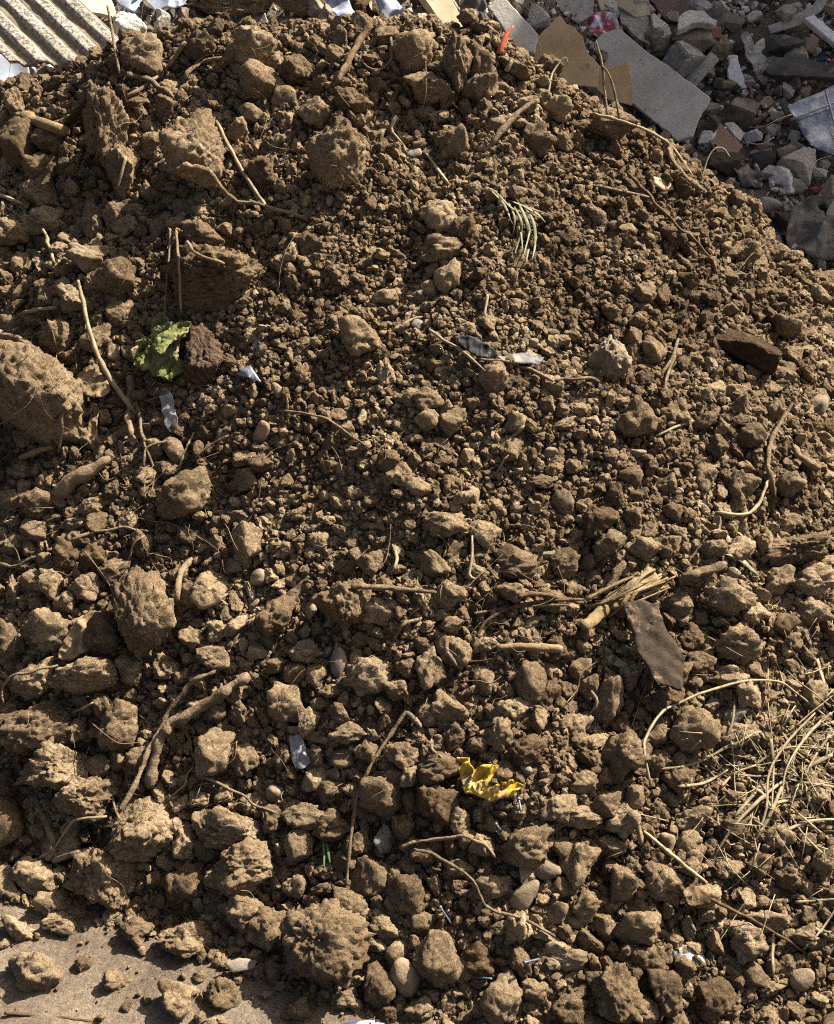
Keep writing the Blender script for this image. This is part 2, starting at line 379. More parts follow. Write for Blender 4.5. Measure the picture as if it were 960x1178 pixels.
# landmarks for the wording of labels
LM = [('yellow wrapper', 563, 895), ('green rag', 187, 400), ('brown cloth scrap', 752, 745), ('tuft of pale grass', 598, 258), ('thick forked root', 215, 830),
      ('pale limestone lump', 698, 413), ('heap of straw', 900, 890), ('black plastic scrap', 560, 402), ('foil triangle', 287, 431), ('clear plastic strip', 345, 864),
      ('big torn cardboard', 645, 50), ('corrugated sheet', 70, 45), ('dark wooden slab', 853, 397), ('long pale straw', 125, 420), ('bare sandy ground', 110, 1110),
      ('splintered wood', 725, 685), ('orange peg', 584, 36), ('grey curled root', 270, 215), ('curled grey leaf', 92, 730), ('long bent twig', 430, 900),
      ('blue printed paper', 415, 1177), ('tan bean pebble', 605, 1029), ('pair of grey pebbles', 385, 757), ('dark upright stick', 405, 65), ('arched straw stem', 830, 795),
      ('white round pebble', 843, 659), ('brown root fork', 888, 530), ('clear film scrap', 790, 1100), ('pale wood sliver', 355, 845), ('pale pumpkin-seed shell', 763, 212),
      ('cut root stub', 733, 955), ('pale branching stick', 592, 140)]
USED = {}
def where(u, v, skip=None):
    best = sorted((math.hypot(u - a, v - b), n, a, b) for n, a, b in LM if n != skip)[0]
    dx, dy = u - best[2], v - best[3]
    if best[0] < 14: return 'at the ' + best[1]
    ang = math.degrees(math.atan2(-dy, dx)) % 360
    w = ['right of', 'up and right of', 'above', 'up and left of', 'left of', 'down and left of', 'below', 'down and right of'][int((ang + 22.5) // 45) % 8]
    return w + ' the ' + best[1]
ORD = ['nearest', 'second nearest', 'third nearest', 'fourth nearest', 'fifth nearest', 'sixth nearest', 'seventh nearest', 'eighth nearest', 'ninth nearest', 'tenth nearest']
PEND = []
def pend(o, desc, cat, u, v, group):
    PEND.append((o, desc, cat, float(u), float(v), group))
def flush():
    G = {}
    for it in PEND:
        b = it[1] + ' ' + where(it[3], it[4]); G.setdefault(b, []).append(it)
    for b, its in G.items():
        nm = b.split(' the ')[-1]; c = [(x, y) for n, x, y in LM if n == nm][0]
        its.sort(key=lambda t: math.hypot(t[3] - c[0], t[4] - c[1]))
        for k, it in enumerate(its):
            tag(it[0], b if len(its) == 1 else b + ', ' + (ORD[k] if k < 10 else 'farther out'), it[2], it[5])

# ------------------------------------------------------------------ the heap and the ground
def grid(xs, ys, Z):
    X, Y = np.meshgrid(xs, ys); v = np.stack([X.ravel(), Y.ravel(), Z.ravel()], 1)
    nx, ny = len(xs), len(ys); i = np.arange(nx * ny).reshape(ny, nx)
    f = np.stack([i[:-1, :-1].ravel(), i[:-1, 1:].ravel(), i[1:, 1:].ravel(), i[1:, :-1].ravel()], 1).astype(np.int32)
    return v, f
def axis(a, b, c, d, fine, coarse):
    return np.concatenate([np.arange(a, b, coarse), np.arange(b, c, fine), np.arange(c, d, coarse)])
xs = axis(-3.2, -1.2, 1.2, 2.4, 0.0055, 0.03); ys = axis(0.7, 0.88, 2.62, 3.6, 0.0055, 0.03)
X, Y = np.meshgrid(xs, ys); PM = pile_macro(X, Y)
Z = PM + (pile_lumps(X, Y) + pile_fine(X, Y)) * sstep(-0.04, 0.10, PM) - 0.001
v, f = grid(xs, ys, Z)
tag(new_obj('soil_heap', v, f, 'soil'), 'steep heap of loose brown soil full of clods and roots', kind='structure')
gx = axis(-60, -1.3, 1.3, 60, 0.012, 1.2); gy = axis(-40, 0.6, 1.6, 90, 0.012, 1.2)
X, Y = np.meshgrid(gx, gy)
Z = np.zeros_like(X); inn = (abs(X) < 1.4) & (Y > 0.5) & (Y < 1.7)
pp = P3(X[inn], Y[inn]); Z[inn] = 0.006 * fbm(pp * 5, 3, 50) + 0.003 * fbm(pp * 30, 3, 51)
v, f = grid(gx, gy, Z)
tag(new_obj('ground', v, f, 'ground'), kind='structure')
xs = np.arange(-4.5, 4.5, 0.035); ys = np.arange(2.2, 8.0, 0.035); X, Y = np.meshgrid(xs, ys)
Z = rub_macro(X, Y) + rub_noise(X, Y) + (0.02 * (0.5 - voro(P3(X, Y) * 14, 2))).reshape(X.shape) - 0.01
edge = np.minimum(np.minimum(X + 4.5, 4.46 - X), 7.96 - Y); Z = Z - 1.6 * (1 - sstep(0, 1.4, edge)) * (Z > -0.2)
v, f = grid(xs, ys, Z)
tag(new_obj('rubble_mound', v, f, 'rubble_soil'), kind='structure')

# ------------------------------------------------------------------ large clods one can point at: u, v, width, height in the photograph, sort
K, A_, L_, D_ = 'c', 'a', 'p', 'd'      # crumbly, angular, pale, dark
CL = """100 58 46 34 d;36 93 32 25 d;17 120 24 36 c;22 165 42 54 a;60 165 44 40 c;122 145 48 88 c;49 195 42 36 c;50 222 48 40 c;143 200 40 60 a;222 170 68 80 b;163 65 50 48 c;187 33 38 30 d;227 28 32 26 c;230 52 38 32 c
303 97 50 50 a;292 55 48 44 c;272 152 32 32 c;290 133 28 26 c;297 200 38 38 c;47 254 48 32 c;12 268 42 32 p;103 298 48 32 p;233 272 46 36 c;476 60 52 46 b;340 83 38 38 c;388 180 68 76 a;527 72 32 62 c;550 74 34 50 c;552 105 40 38 c
523 165 32 40 c;493 103 54 36 c;407 117 42 30 c;366 130 42 34 a;327 113 26 28 a;503 250 44 38 c;535 267 32 32 d;508 285 46 30 c;513 320 32 42 a;620 160 38 36 c;640 125 34 28 a;675 87 30 32 c;753 133 32 38 p;707 143 52 36 p;827 203 30 36 p;857 290 40 32 c;868 238 30 30 p;655 100 36 30 p
37 455 108 112 b;244 320 116 74 c;130 320 52 46 c;87 343 42 32 p;68 387 40 36 c;110 388 34 32 c;12 375 28 26 c;140 362 34 30 c;203 517 30 30 p;213 567 58 56 c;43 580 40 36 c;107 583 38 22 p;90 602 40 20 p;283 552 26 28 c;415 388 46 46 c;568 436 32 38 a;493 460 34 28 a;492 483 30 26 p;520 485 32 30 c;460 547 32 28 p;447 532 26 28 d;593 487 26 28 p;442 343 30 20 p;480 560 30 20 c
907 378 32 32 p;733 480 44 46 c;753 402 26 30 c;857 557 34 32 c;907 557 40 30 p;842 453 38 22 c;775 590 26 24 c;690 600 40 36 d;648 578 24 30 p;725 547 26 22 c;165 705 66 98 a;57 725 58 48 p;40 838 90 58 c;63 880 84 56 c;15 627 34 28 p;98 676 38 32 p;132 658 36 30 p;57 672 32 34 c;38 783 50 42 c;97 777 72 40 c;148 770 30 36 p;137 835 44 58 c;247 865 44 52 p
240 677 42 44 a;280 872 34 38 c;245 757 38 28 p;316 708 46 46 d;285 622 34 42 a;10 740 44 50 c;118 728 42 50 c;80 640 36 42 d;110 642 34 32 d;393 695 66 54 a;592 648 50 42 c;557 615 38 32 a;513 603 50 28 p;588 682 38 22 p;517 685 38 34 p;495 765 34 50 p;523 747 44 44 c;423 778 52 42 p;350 750 42 26 p;340 775 26 30 d;364 778 22 26 c;330 808 42 44 p;517 813 42 40 p;523 847 32 32 c;575 845 28 40 p;570 822 24 24 c;610 785 36 46 a;555 783 26 36 c;628 770 26 24 p
590 818 40 30 c;606 866 44 40 d;463 870 42 30 c;456 893 38 22 p;400 843 42 24 c;423 863 32 30 c;507 888 50 42 d;392 872 30 22 c;720 872 52 58 c;800 840 52 52 p;850 847 44 28 p;937 667 50 38 c;917 633 66 40 c;895 667 36 36 c;840 688 56 42 p;777 697 38 32 p;867 707 38 26 c;793 733 32 32 c;848 742 52 46 c;838 778 48 24 p;700 805 32 56 p;703 625 36 34 a;650 648 32 34 a;676 650 24 26 c;820 632 32 22 c;742 632 36 28 p;755 845 28 26 c;666 772 28 30 c;937 705 40 36 c;905 720 30 28 d
117 1010 80 70 c;280 998 68 62 b;273 953 78 48 c;163 955 66 68 c;100 920 64 48 c;40 1010 48 46 c;6 1015 28 42 p;42 1120 56 46 c;215 1080 62 38 c;157 1072 38 32 c;68 1062 40 26 c;22 1068 36 30 c;135 1127 32 24 c;206 1148 44 42 c;256 1143 38 34 c;281 1048 46 42 p;308 1068 46 46 c;215 1015 46 46 d;78 975 32 26 a;213 968 30 46 c;110 1002 30 26 c;240 980 30 28 d;60 1040 44 28 c;377 1085 100 88 c
505 1103 56 58 a;438 1133 36 48 c;607 973 56 46 c;645 930 40 30 p;443 920 56 48 c;350 937 50 32 p;385 950 48 36 c;412 970 32 28 c;381 910 32 26 c;503 925 48 52 d;402 1037 42 36 c;425 1010 46 48 a;470 1030 42 44 c;440 1068 34 30 c;458 1095 28 28 c;453 1012 28 32 a;487 1065 28 28 c;567 1022 46 28 c;530 1000 30 22 c;550 1103 38 36 d;617 1140 34 28 c;577 1148 44 56 p;395 1150 34 24 c;340 1160 32 26 c;345 968 34 40 a;645 975 26 26 c;535 965 28 24 c
708 1143 66 62 c;765 1143 38 48 c;655 1160 38 36 c;763 1017 50 46 c;667 997 46 48 a;718 1020 30 46 a;855 1083 52 46 p;733 1067 50 36 a;826 1150 44 44 a;798 943 40 32 p;793 967 28 24 p;665 940 52 26 p;695 927 38 32 c;670 900 34 26 p;728 917 26 26 c;873 993 36 30 d;698 1065 28 30 c;880 1060 56 24 p;660 1105 30 24 c;640 1050 26 24 c;685 1128 26 22 c;745 1100 40 30 c;900 1010 40 24 c;810 1030 36 28 a;850 950 32 24 d;870 1120 30 28 c;925 1075 32 26 c;800 985 24 30 c;760 990 24 22 c;650 1020 28 22 c"""
CL = [t.split() for t in CL.replace('\n', ';').split(';')]
def sizeword(w):
    return 'huge' if w > 85 else 'very large' if w > 62 else 'large' if w > 48 else 'medium' if w > 34 else 'small'
def add_clod(u, v, w, h, sort, seed, t=None, d=None):
    kind = 'boulder' if sort == 'b' else 'angular' if sort == 'a' else 'crumbly'
    if t is None:
        t, d = march(PF, [u], [v]); t, d = t[0], d[0]
    s = t / FPX; hw, hh = w * s / 2, h * s / 2; hd = (hw + hh) / 2 * 0.92
    p = CAMP + d * t; n = PF.normal(np.array([p[0]]), np.array([p[1]]))[0]
    flat = p[2] < 0.03
    dn = d / np.linalg.norm(d); cosv = max(0.3, -(dn @ n))
    p = p - dn * ((0.72 * hh if flat else (0.35 if w == 116 else 0.9 if max(w, h) > 105 else 0.80 if max(w, h) > 60 else 0.60) * hd) / cosv)
    lev = 5 if max(w, h) > 58 else 4 if max(w, h) > 31 else 3
    vv, ff = lump(lev, seed, kind, float(np.clip((hw + hh) / 2 / 0.0055, 4.5, 11)))
    dv = -dn; up = UPV - (UPV @ dv) * dv; up /= np.linalg.norm(up); rt = np.cross(up, dv)
    vv = np.outer(vv[:, 0] * hw * 1.10, rt) + np.outer(vv[:, 2] * hh * 1.10, up) + np.outer(vv[:, 1] * hd, dv)
    mt = {'p': 'clod_pale', 'd': 'clod_dark'}.get(sort, 'clod_pale' if sort == 'b' and w > 100 else 'clod')
    o = new_obj('soil_clod', vv, ff, mt); o.location = p
    SPH.append((p[0], p[1], p[2], (hw + hh) / 2 * 0.92))
    tone = {'p': 'pale brown', 'd': 'dark brown'}.get(sort, 'pale brown' if sort == 'b' and w > 100 else 'brown')
    pend(o, f"{sizeword(max(w, h))} {dict(boulder='rounded').get(kind, kind)} {tone} soil clod", 'soil clod', u, v, 'soil clods on the heap')
for i, c in enumerate(CL):
    add_clod(*[float(q) for q in c[:4]], c[4], 100 + i)
N_LISTED = len(CL)

# pebbles: u, v, w, h, tilt, material, words
PEB = [(390, 762, 22, 36, 20, 'pebble_grey', 'grey bean-shaped'), (376, 751, 18, 16, 0, 'pebble_grey', 'small round grey'), (317, 913, 24, 22, 0, 'pebble', 'round tan'), (301, 499, 22, 30, -10, 'pebble', 'tan egg-shaped'),
       (320, 449, 16, 18, 0, 'pebble', 'small tan'), (604, 882, 20, 16, 15, 'pebble_grey', 'small pale grey'), (848, 822, 32, 17, -18, 'pebble_grey', 'white and grey oval'), (632, 522, 20, 16, 0, 'limestone', 'white'),
       (733, 522, 22, 12, 0, 'limestone', 'flat pale'), (524, 582, 16, 14, 0, 'pebble', 'small round pale'), (476, 178, 20, 15, -15, 'pebble_grey', 'smooth grey'), (942, 466, 26, 24, -30, 'pebble', 'smooth round tan'),
       (467, 1124, 34, 44, -25, 'pebble', 'large smooth grey-brown'), (605, 1029, 28, 42, 32, 'pebble', 'tan bean-shaped'), (627, 999, 38, 26, 20, 'pebble', 'tan oval'), (443, 965, 28, 36, -5, 'pebble_grey', 'rough grey'),
       (843, 659, 19, 15, 0, 'limestone', 'white round'), (481, 374, 16, 14, 0, 'pebble_grey', 'small round grey'), (410, 368, 14, 10, 0, 'limestone', 'small white'), (8, 945, 46, 64, 15, 'clod_dark', 'big smooth brown'),
       (387, 1019, 24, 12, 0, 'pebble', 'flat brown'), (357, 702, 16, 20, 10, 'pebble', 'small tan'), (629, 637, 22, 12, 0, 'limestone', 'flat pale'), (923, 1127, 28, 26, 0, 'pebble', 'round grey-brown'),
       (660, 1060, 24, 18, 0, 'pebble', 'oval tan'), (299, 664, 22, 20, 0, 'pebble', 'round tan'), (790, 335, 14, 14, 0, 'limestone', 'small pale'), (703, 341, 16, 12, 0, 'pebble', 'small pinkish'),
       (170, 147, 14, 18, 0, 'pebble', 'small tan'), (264, 190, 12, 16, 0, 'pebble', 'small smooth'), (820, 812, 20, 22, 10, 'limestone', 'small pale angular'), (613, 395, 14, 12, 0, 'pebble_grey', 'small grey'),
       (344, 451, 10, 10, 0, 'limestone', 'tiny white'), (770, 969, 20, 24, -15, 'pebble', 'brown oval'), (907, 425, 18, 18, 0, 'clod_pale', 'small yellowish')]
for i, (u, v, w, h, a, mt, wd) in enumerate(PEB):
    P, t, d = hit([u], [v], False); t = t[0]; d = d[0]; s = t / FPX; hw, hh = w * s / 2, h * s / 2; hd = min(hw, hh)
    dn = d / np.linalg.norm(d); p = P[0] - dn * hd * 0.55
    if mt == 'pebble_grey' and 'rough' in wd or 'angular' in wd: vv, ff = lump(4, 900 + i, 'angular', 5)
    else: vv, ff = lump(4, 900 + i, 'pebble')
    dv = -dn; up = UPV - (UPV @ dv) * dv; up /= np.linalg.norm(up); rt = np.cross(up, dv); ca, sa = math.cos(math.radians(a)), math.sin(math.radians(a))
    r2, u2 = rt * ca - up * sa, rt * sa + up * ca
    vv = np.outer(vv[:, 0] * hw, r2) + np.outer(vv[:, 2] * hh, u2) + np.outer(vv[:, 1] * hd, dv)
    o = new_obj('pebble', vv, ff, mt); o.location = p; SPH.append((p[0], p[1], p[2], (hw + hh) / 2 * 0.9))
    pend(o, wd + ' pebble', 'pebble', u, v, 'pebbles in the soil')

# limestone lump, ribbed bark chunk, dark slab
def hullchunk(seed):
    r = np.random.RandomState(seed); bm = bmesh.new()
    q = r.normal(size=(15, 3)); q /= (np.abs(q) ** 5).sum(1, keepdims=True) ** (1 / 5)
    for x in q * r.uniform(0.8, 1.0, (15, 1)): bm.verts.new(tuple(x))
    g = bmesh.ops.convex_hull(bm, input=bm.verts[:]); bmesh.ops.delete(bm, geom=list(set(g['geom_interior'])), context='VERTS')
    bmesh.ops.dissolve_limit(bm, angle_limit=0.25, verts=bm.verts[:], edges=bm.edges[:])
    bmesh.ops.bevel(bm, geom=bm.edges[:], offset=0.04, segments=1, affect='EDGES'); bmesh.ops.triangulate(bm, faces=bm.faces[:])
    for k in range(4):
        bmesh.ops.subdivide_edges(bm, edges=[e for e in bm.edges if e.calc_length() > 0.17], cuts=1); bmesh.ops.triangulate(bm, faces=bm.faces[:])
    bm.verts.index_update()
    v = np.array([x.co[:] for x in bm.verts]); f = np.array([[x.index for x in y.verts] for y in bm.faces], np.int32); bm.free()
    v = v * (1 + 0.07 * fbm(v * 2.5 + seed, 4, seed % 50, 0.65))[:, None]
    lo, hi = v.min(0), v.max(0); return (v - (lo + hi) / 2) / ((hi - lo) / 2), f
def one_lump(name, label, cat, u, v, w, h, mat, seed, kind='angular', lift=0.5, tilt=0, gf=6, depth=0.9, level=5, F=None, group=None):
    if F is None: P, t, d = hit([u], [v], False)
    else: t, d = march(F, [u], [v], 2.0, 8.0, 900)
    t = t[0]; d = d[0]; s = t / FPX; hw, hh = w * s / 2, h * s / 2; hd = (hw + hh) / 2 * depth; dn = d / np.linalg.norm(d)
    p = CAMP + d * t - dn * hd * lift
    hull = F is not None and kind == 'chunk'
    vv, ff = hullchunk(seed) if hull else lump(level, seed, kind, gf)
    dv = -dn; up = UPV - (UPV @ dv) * dv; up /= np.linalg.norm(up); rt = np.cross(up, dv); ca, sa = math.cos(math.radians(tilt)), math.sin(math.radians(tilt))
    r2, u2 = rt * ca - up * sa, rt * sa + up * ca
    vv = np.outer(vv[:, 0] * hw, r2) + np.outer(vv[:, 2] * hh, u2) + np.outer(vv[:, 1] * hd, dv)
    o = new_obj(name, vv, ff, mat, None, not hull); o.location = p
    if F is None: SPH.append((p[0], p[1], p[2], (hw + hh) / 2 * 0.85))
    if label: tag(o, label, cat, group)
    return o
one_lump('limestone_lump', 'pale cream limestone lump half buried at right of the heap', 'stone', 698, 413, 58, 56, 'limestone', 7001, 'crumbly', 0.6)
one_lump('bark_chunk', 'dark ribbed chunk of bark beside the green rag', 'bark', 232, 413, 50, 78, 'bark', 7002, 'angular', 0.5, 20)
one_lump('wooden_slab', 'dark brown wooden slab lying askew on the right slope', 'wood', 853, 398, 96, 34, 'dark_wood', 7003, 'chunk', 0.95, 30, 6, 0.6)
NBIG = len(SPH)

# ------------------------------------------------------------------ the many smaller clods
def coarse(u, v):
    a = sstep(600, 740, v); b = sstep(300, 170, u); c = sstep(230, 120, v) * 0.7
    e = np.exp(-(((u - 430) / 190) ** 2 + ((v - 330) / 130) ** 2))
    g = 0.35 * sstep(640, 760, u)
    k = np.maximum(np.maximum(a, b), np.maximum(c, 0.28 + g)) * (1 - 0.65 * e)
    k *= 1 - 0.7 * np.exp(-(((u - 900) / 90) ** 2 + ((v - 900) / 110) ** 2))
    return k
def sample(n, margin=0.12):
    out = []; tot = 0
    while tot < n:
        x = rng.uniform(-1.35, 1.2, n * 2); y = rng.uniform(0.84, 2.75, n * 2)
        z = PF(x, y); u, v, t = project(np.stack([x, y, z], 1))
        ok = (u > -110) & (u < 1070) & (v < 1290)
        ok &= (pile_macro(x, y) > -0.03) 
        nz = PF.normal(x, y)[:, 2]; ok &= rng.uniform(0, 1, len(x)) < np.minimum(1, 0.62 / nz)
        out.append(np.stack([x, y, z, u, v], 1)[ok]); tot += ok.sum()
    return np.concatenate(out)[:n]
class Hash:
    def __init__(s, c): s.c = c; s.d = {}
    def key(s, p): return tuple((p // s.c).astype(int))
    def clear(s, p, r, f):
        k = s.key(p)
        for a in (-1, 0, 1):
            for b in (-1, 0, 1):
                for c in (-1, 0, 1):
                    for q, rq in s.d.get((k[0] + a, k[1] + b, k[2] + c), ()):
                        if (p[0] - q[0]) ** 2 + (p[1] - q[1]) ** 2 + (p[2] - q[2]) ** 2 < ((r + rq) * f) ** 2: return False
        return True
    def add(s, p, r): s.d.setdefault(s.key(p), []).append((p, r))
def clear_big(p, r, f, A):
    ok = np.ones(len(p), bool)
    for i in range(0, len(p), 4000):
        q = p[i:i + 4000]; d2 = ((q[:, None, :] - A[None, :, :3]) ** 2).sum(2)
        ok[i:i + 4000] = (d2 > ((r[i:i + 4000, None] * 0.5 + A[None, :, 3]) * f) ** 2).all(1)
    return ok
def layer(n, rmin, rmax, lift, fn=None, avoid=0.8, big=0.9, power=2.0):
    s = sample(n); k = coarse(s[:, 3], s[:, 4]); pr = fn(k)
    if power < 2.5: pr = pr * (0.72 + 0.28 * sstep(-0.25, 0.2, fbm(P3(s[:, 0] * 7, s[:, 1] * 7), 3, 77)))
    s = s[rng.uniform(0, 1, len(s)) < pr]
    r = rmin + (rmax - rmin) * rng.uniform(0, 1, len(s)) ** power
    nn = PF.normal(s[:, 0], s[:, 1]); p = s[:, :3] + nn * (r * rng.uniform(lift[0], lift[1], len(s)))[:, None]
    A = np.array(SPH); ok = clear_big(p, r, big, A[:NBIG + 1500] if avoid is None else A)
    p, r, s = p[ok], r[ok], s[ok]
    if avoid is not None:
        hs = Hash(rmax * 2.0); keep = []
        o = np.argsort(-r)
        for i in o:
            if hs.clear(p[i], r[i], avoid): hs.add(p[i], r[i]); keep.append(i)
        p, r, s = p[keep], r[keep], s[keep]
    return p, r, s
L1 = layer(9000, 0.0125, 0.024, (0.0, 0.6), lambda k: 0.02 + 0.45 * k ** 1.6, 0.74, 0.96, 2.6)
# the largest of these are things of their own, copies of a few moulds; the rest go into the loose soil
moulds = []
for i in range(16):
    vv, ff = lump(4, 3000 + i, 'angular' if i % 3 == 0 else 'crumbly', 5)
    moulds.append((vv, ff))
vis = (L1[2][:, 3] > 5) & (L1[2][:, 3] < 955) & (L1[2][:, 4] > 20) & (L1[2][:, 4] < 1170)
Pm, tm, dm = hit(L1[2][:, 3], L1[2][:, 4], False)
seen = np.linalg.norm(Pm - L1[2][:, :3], axis=1) < 0.05
sc = L1[1] / np.maximum(project(L1[0])[2], 0.5); sc[~(vis & seen)] = -1
order = np.argsort(-sc); nind = 300 - N_LISTED
ind = set(order[:nind].tolist())
mm = {}
for j in order[:nind]:
    i = int(j); q = int(rng.randint(16)); p, r, s = L1[0][i], float(L1[1][i]), L1[2][i]
    if q not in mm:
        o = new_obj('soil_clod', moulds[q][0], moulds[q][1], 'clod'); mm[q] = o
    else:
        o = mm[q].copy(); C.objects.link(o)
    o.location = [float(x) for x in p]; o.scale = [r * float(x) for x in rng.uniform(0.85, 1.25, 3)]
    o.rotation_euler = [float(x) for x in rng.uniform(0, 6.28, 3)]
    SPH.append((p[0], p[1], p[2], r * 0.95))
    pend(o, ('little angular' if q % 3 == 0 else 'little crumbly') + ' brown soil clod', 'soil clod', s[3], s[4], 'soil clods on the heap')
restmask = np.array([i not in ind for i in range(len(L1[1]))])
R1 = (L1[0][restmask], L1[1][restmask])
for p, r in zip(*R1): SPH.append((p[0], p[1], p[2], r * 0.95))
L2 = layer(26000, 0.0058, 0.0140, (-0.15, 0.85), lambda k: 0.55 + 0.20 * k, 0.60, 0.92, 2.2)
SPH += [(p[0], p[1], p[2], r * 0.95) for p, r in zip(L2[0], L2[1])]
L3 = layer(70000, 0.0034, 0.0080, (-0.2, 1.0), lambda k: 0.85 - 0.0 * k, None, 0.92, 1.7)
L4 = layer(110000, 0.0016, 0.0038, (-0.2, 1.2), lambda k: 0.9 - 0.1 * k, None, 0.92, 1.3)

def proto_coll(name, lumps, mat, smooth):
    col = bpy.data.collections.new(name)
    for i, (vv, ff) in enumerate(lumps):
        me = bpy.data.meshes.new(f'{name}_{i:02d}'); me.from_pydata(vv.tolist(), [], ff.tolist()); me.update()
        me.polygons.foreach_set('use_smooth', np.full(len(me.polygons), smooth)); me.materials.append(M[mat])
        col.objects.link(bpy.data.objects.new(f'{name}_{i:02d}', me))
    return col
def scatter(name, sets, label):
    """sets: list of (points, radii, collection, count); one object"""
    P = np.concatenate([s[0] for s in sets]); R = np.concatenate([s[1] for s in sets])
    G = np.concatenate([np.full(len(s[1]), i) for i, s in enumerate(sets)])
    n = len(P); me = bpy.data.meshes.new(name); me.vertices.add(n); me.vertices.foreach_set('co', P.astype(np.float32).ravel())
    def att(nm, ty, key, arr):
        a = me.attributes.new(nm, ty, 'POINT'); a.data.foreach_set(key, np.ascontiguousarray(arr).ravel())
    att('rot', 'FLOAT_VECTOR', 'vector', rng.uniform(0, 6.28, (n, 3)).astype(np.float32))
    att('scl', 'FLOAT_VECTOR', 'vector', (R[:, None] * rng.uniform(0.62, 1.4, (n, 3))).astype(np.float32))
    att('set', 'INT', 'value', G.astype(np.int32)); att('pick', 'INT', 'value', rng.randint(0, 1000, n).astype(np.int32))
    o = bpy.data.objects.new(name, me); C.objects.link(o)
    ng = bpy.data.node_groups.new(name, 'GeometryNodeTree')
    ng.interface.new_socket('Geometry', in_out='INPUT', socket_type='NodeSocketGeometry'); ng.interface.new_socket('Geometry', in_out='OUTPUT', socket_type='NodeSocketGeometry')
    N = ng.nodes; Lk = ng.links.new; gi = N.new('NodeGroupInput'); go = N.new('NodeGroupOutput'); jn = N.new('GeometryNodeJoinGeometry')
    def named(nm, ty):
        x = N.new('GeometryNodeInputNamedAttribute'); x.data_type = ty; x.inputs[0].default_value = nm; return x.outputs[0]
    er = N.new('FunctionNodeEulerToRotation'); Lk(named('rot', 'FLOAT_VECTOR'), er.inputs[0]); scl = named('scl', 'FLOAT_VECTOR'); st = named('set', 'INT'); pk = named('pick', 'INT')
    for i, s in enumerate(sets):
        ci = N.new('GeometryNodeCollectionInfo'); ci.inputs[0].default_value = s[2]; ci.inputs[1].default_value = True; ci.inputs[2].default_value = True
        ip = N.new('GeometryNodeInstanceOnPoints'); cmpn = N.new('FunctionNodeCompare'); cmpn.data_type = 'INT'; cmpn.operation = 'EQUAL'
        Lk(st, cmpn.inputs[2]); cmpn.inputs[3].default_value = i
        Lk(gi.outputs[0], ip.inputs['Points']); Lk(cmpn.outputs[0], ip.inputs['Selection']); Lk(ci.outputs[0], ip.inputs['Instance'])
        ip.inputs['Pick Instance'].default_value = True; Lk(pk, ip.inputs['Instance Index']); Lk(er.outputs[0], ip.inputs['Rotation']); Lk(scl, ip.inputs['Scale'])
        Lk(ip.outputs[0], jn.inputs[0])
    Lk(jn.outputs[0], go.inputs[0])
    md = o.modifiers.new('scatter', 'NODES'); md.node_group = ng
    tag(o, label[0], label[1], kind='stuff')
    return o
pcA = proto_coll('clod_form', [lump(4, 3100 + i, ['shard', 'angular', 'crumbly'][i % 3], 5) for i in range(18)], 'clod', True)
pcB = proto_coll('crumb_form', [lump(3, 3200 + i, ['shard', 'angular', 'crumbly'][i % 3], 3.6) for i in range(21)], 'clod', False)
pcC = proto_coll('grit_form', [lump(2, 3300 + i, 'shard' if i % 3 else 'angular', 2.6) for i in range(18)], 'clod', False)
# a few crumbs strewn on the bare ground in front
n = 22000; x = rng.uniform(-1.0, 0.95, n); y = rng.uniform(0.72, 1.3, n); yb = np.interp(x, BX, BY); dd = yb - y
ok = (dd > -0.03) & (rng.uniform(0, 1, n) < 0.55 * np.exp(-np.maximum(dd, 0) / 0.05) + 0.10)
gr = 0.0008 + 0.0085 * rng.uniform(0, 1, ok.sum()) ** 6; gp = np.stack([x[ok], y[ok], gr * 0.5 + 0.002], 1)
scatter('loose_soil_crumbs', [(R1[0], R1[1], pcA), (L2[0], L2[1], pcB), (L3[0], L3[1], pcC), (L4[0], L4[1], pcC), (gp, gr, pcC)], ('loose brown soil crumbs and small clods covering the heap', 'soil'))

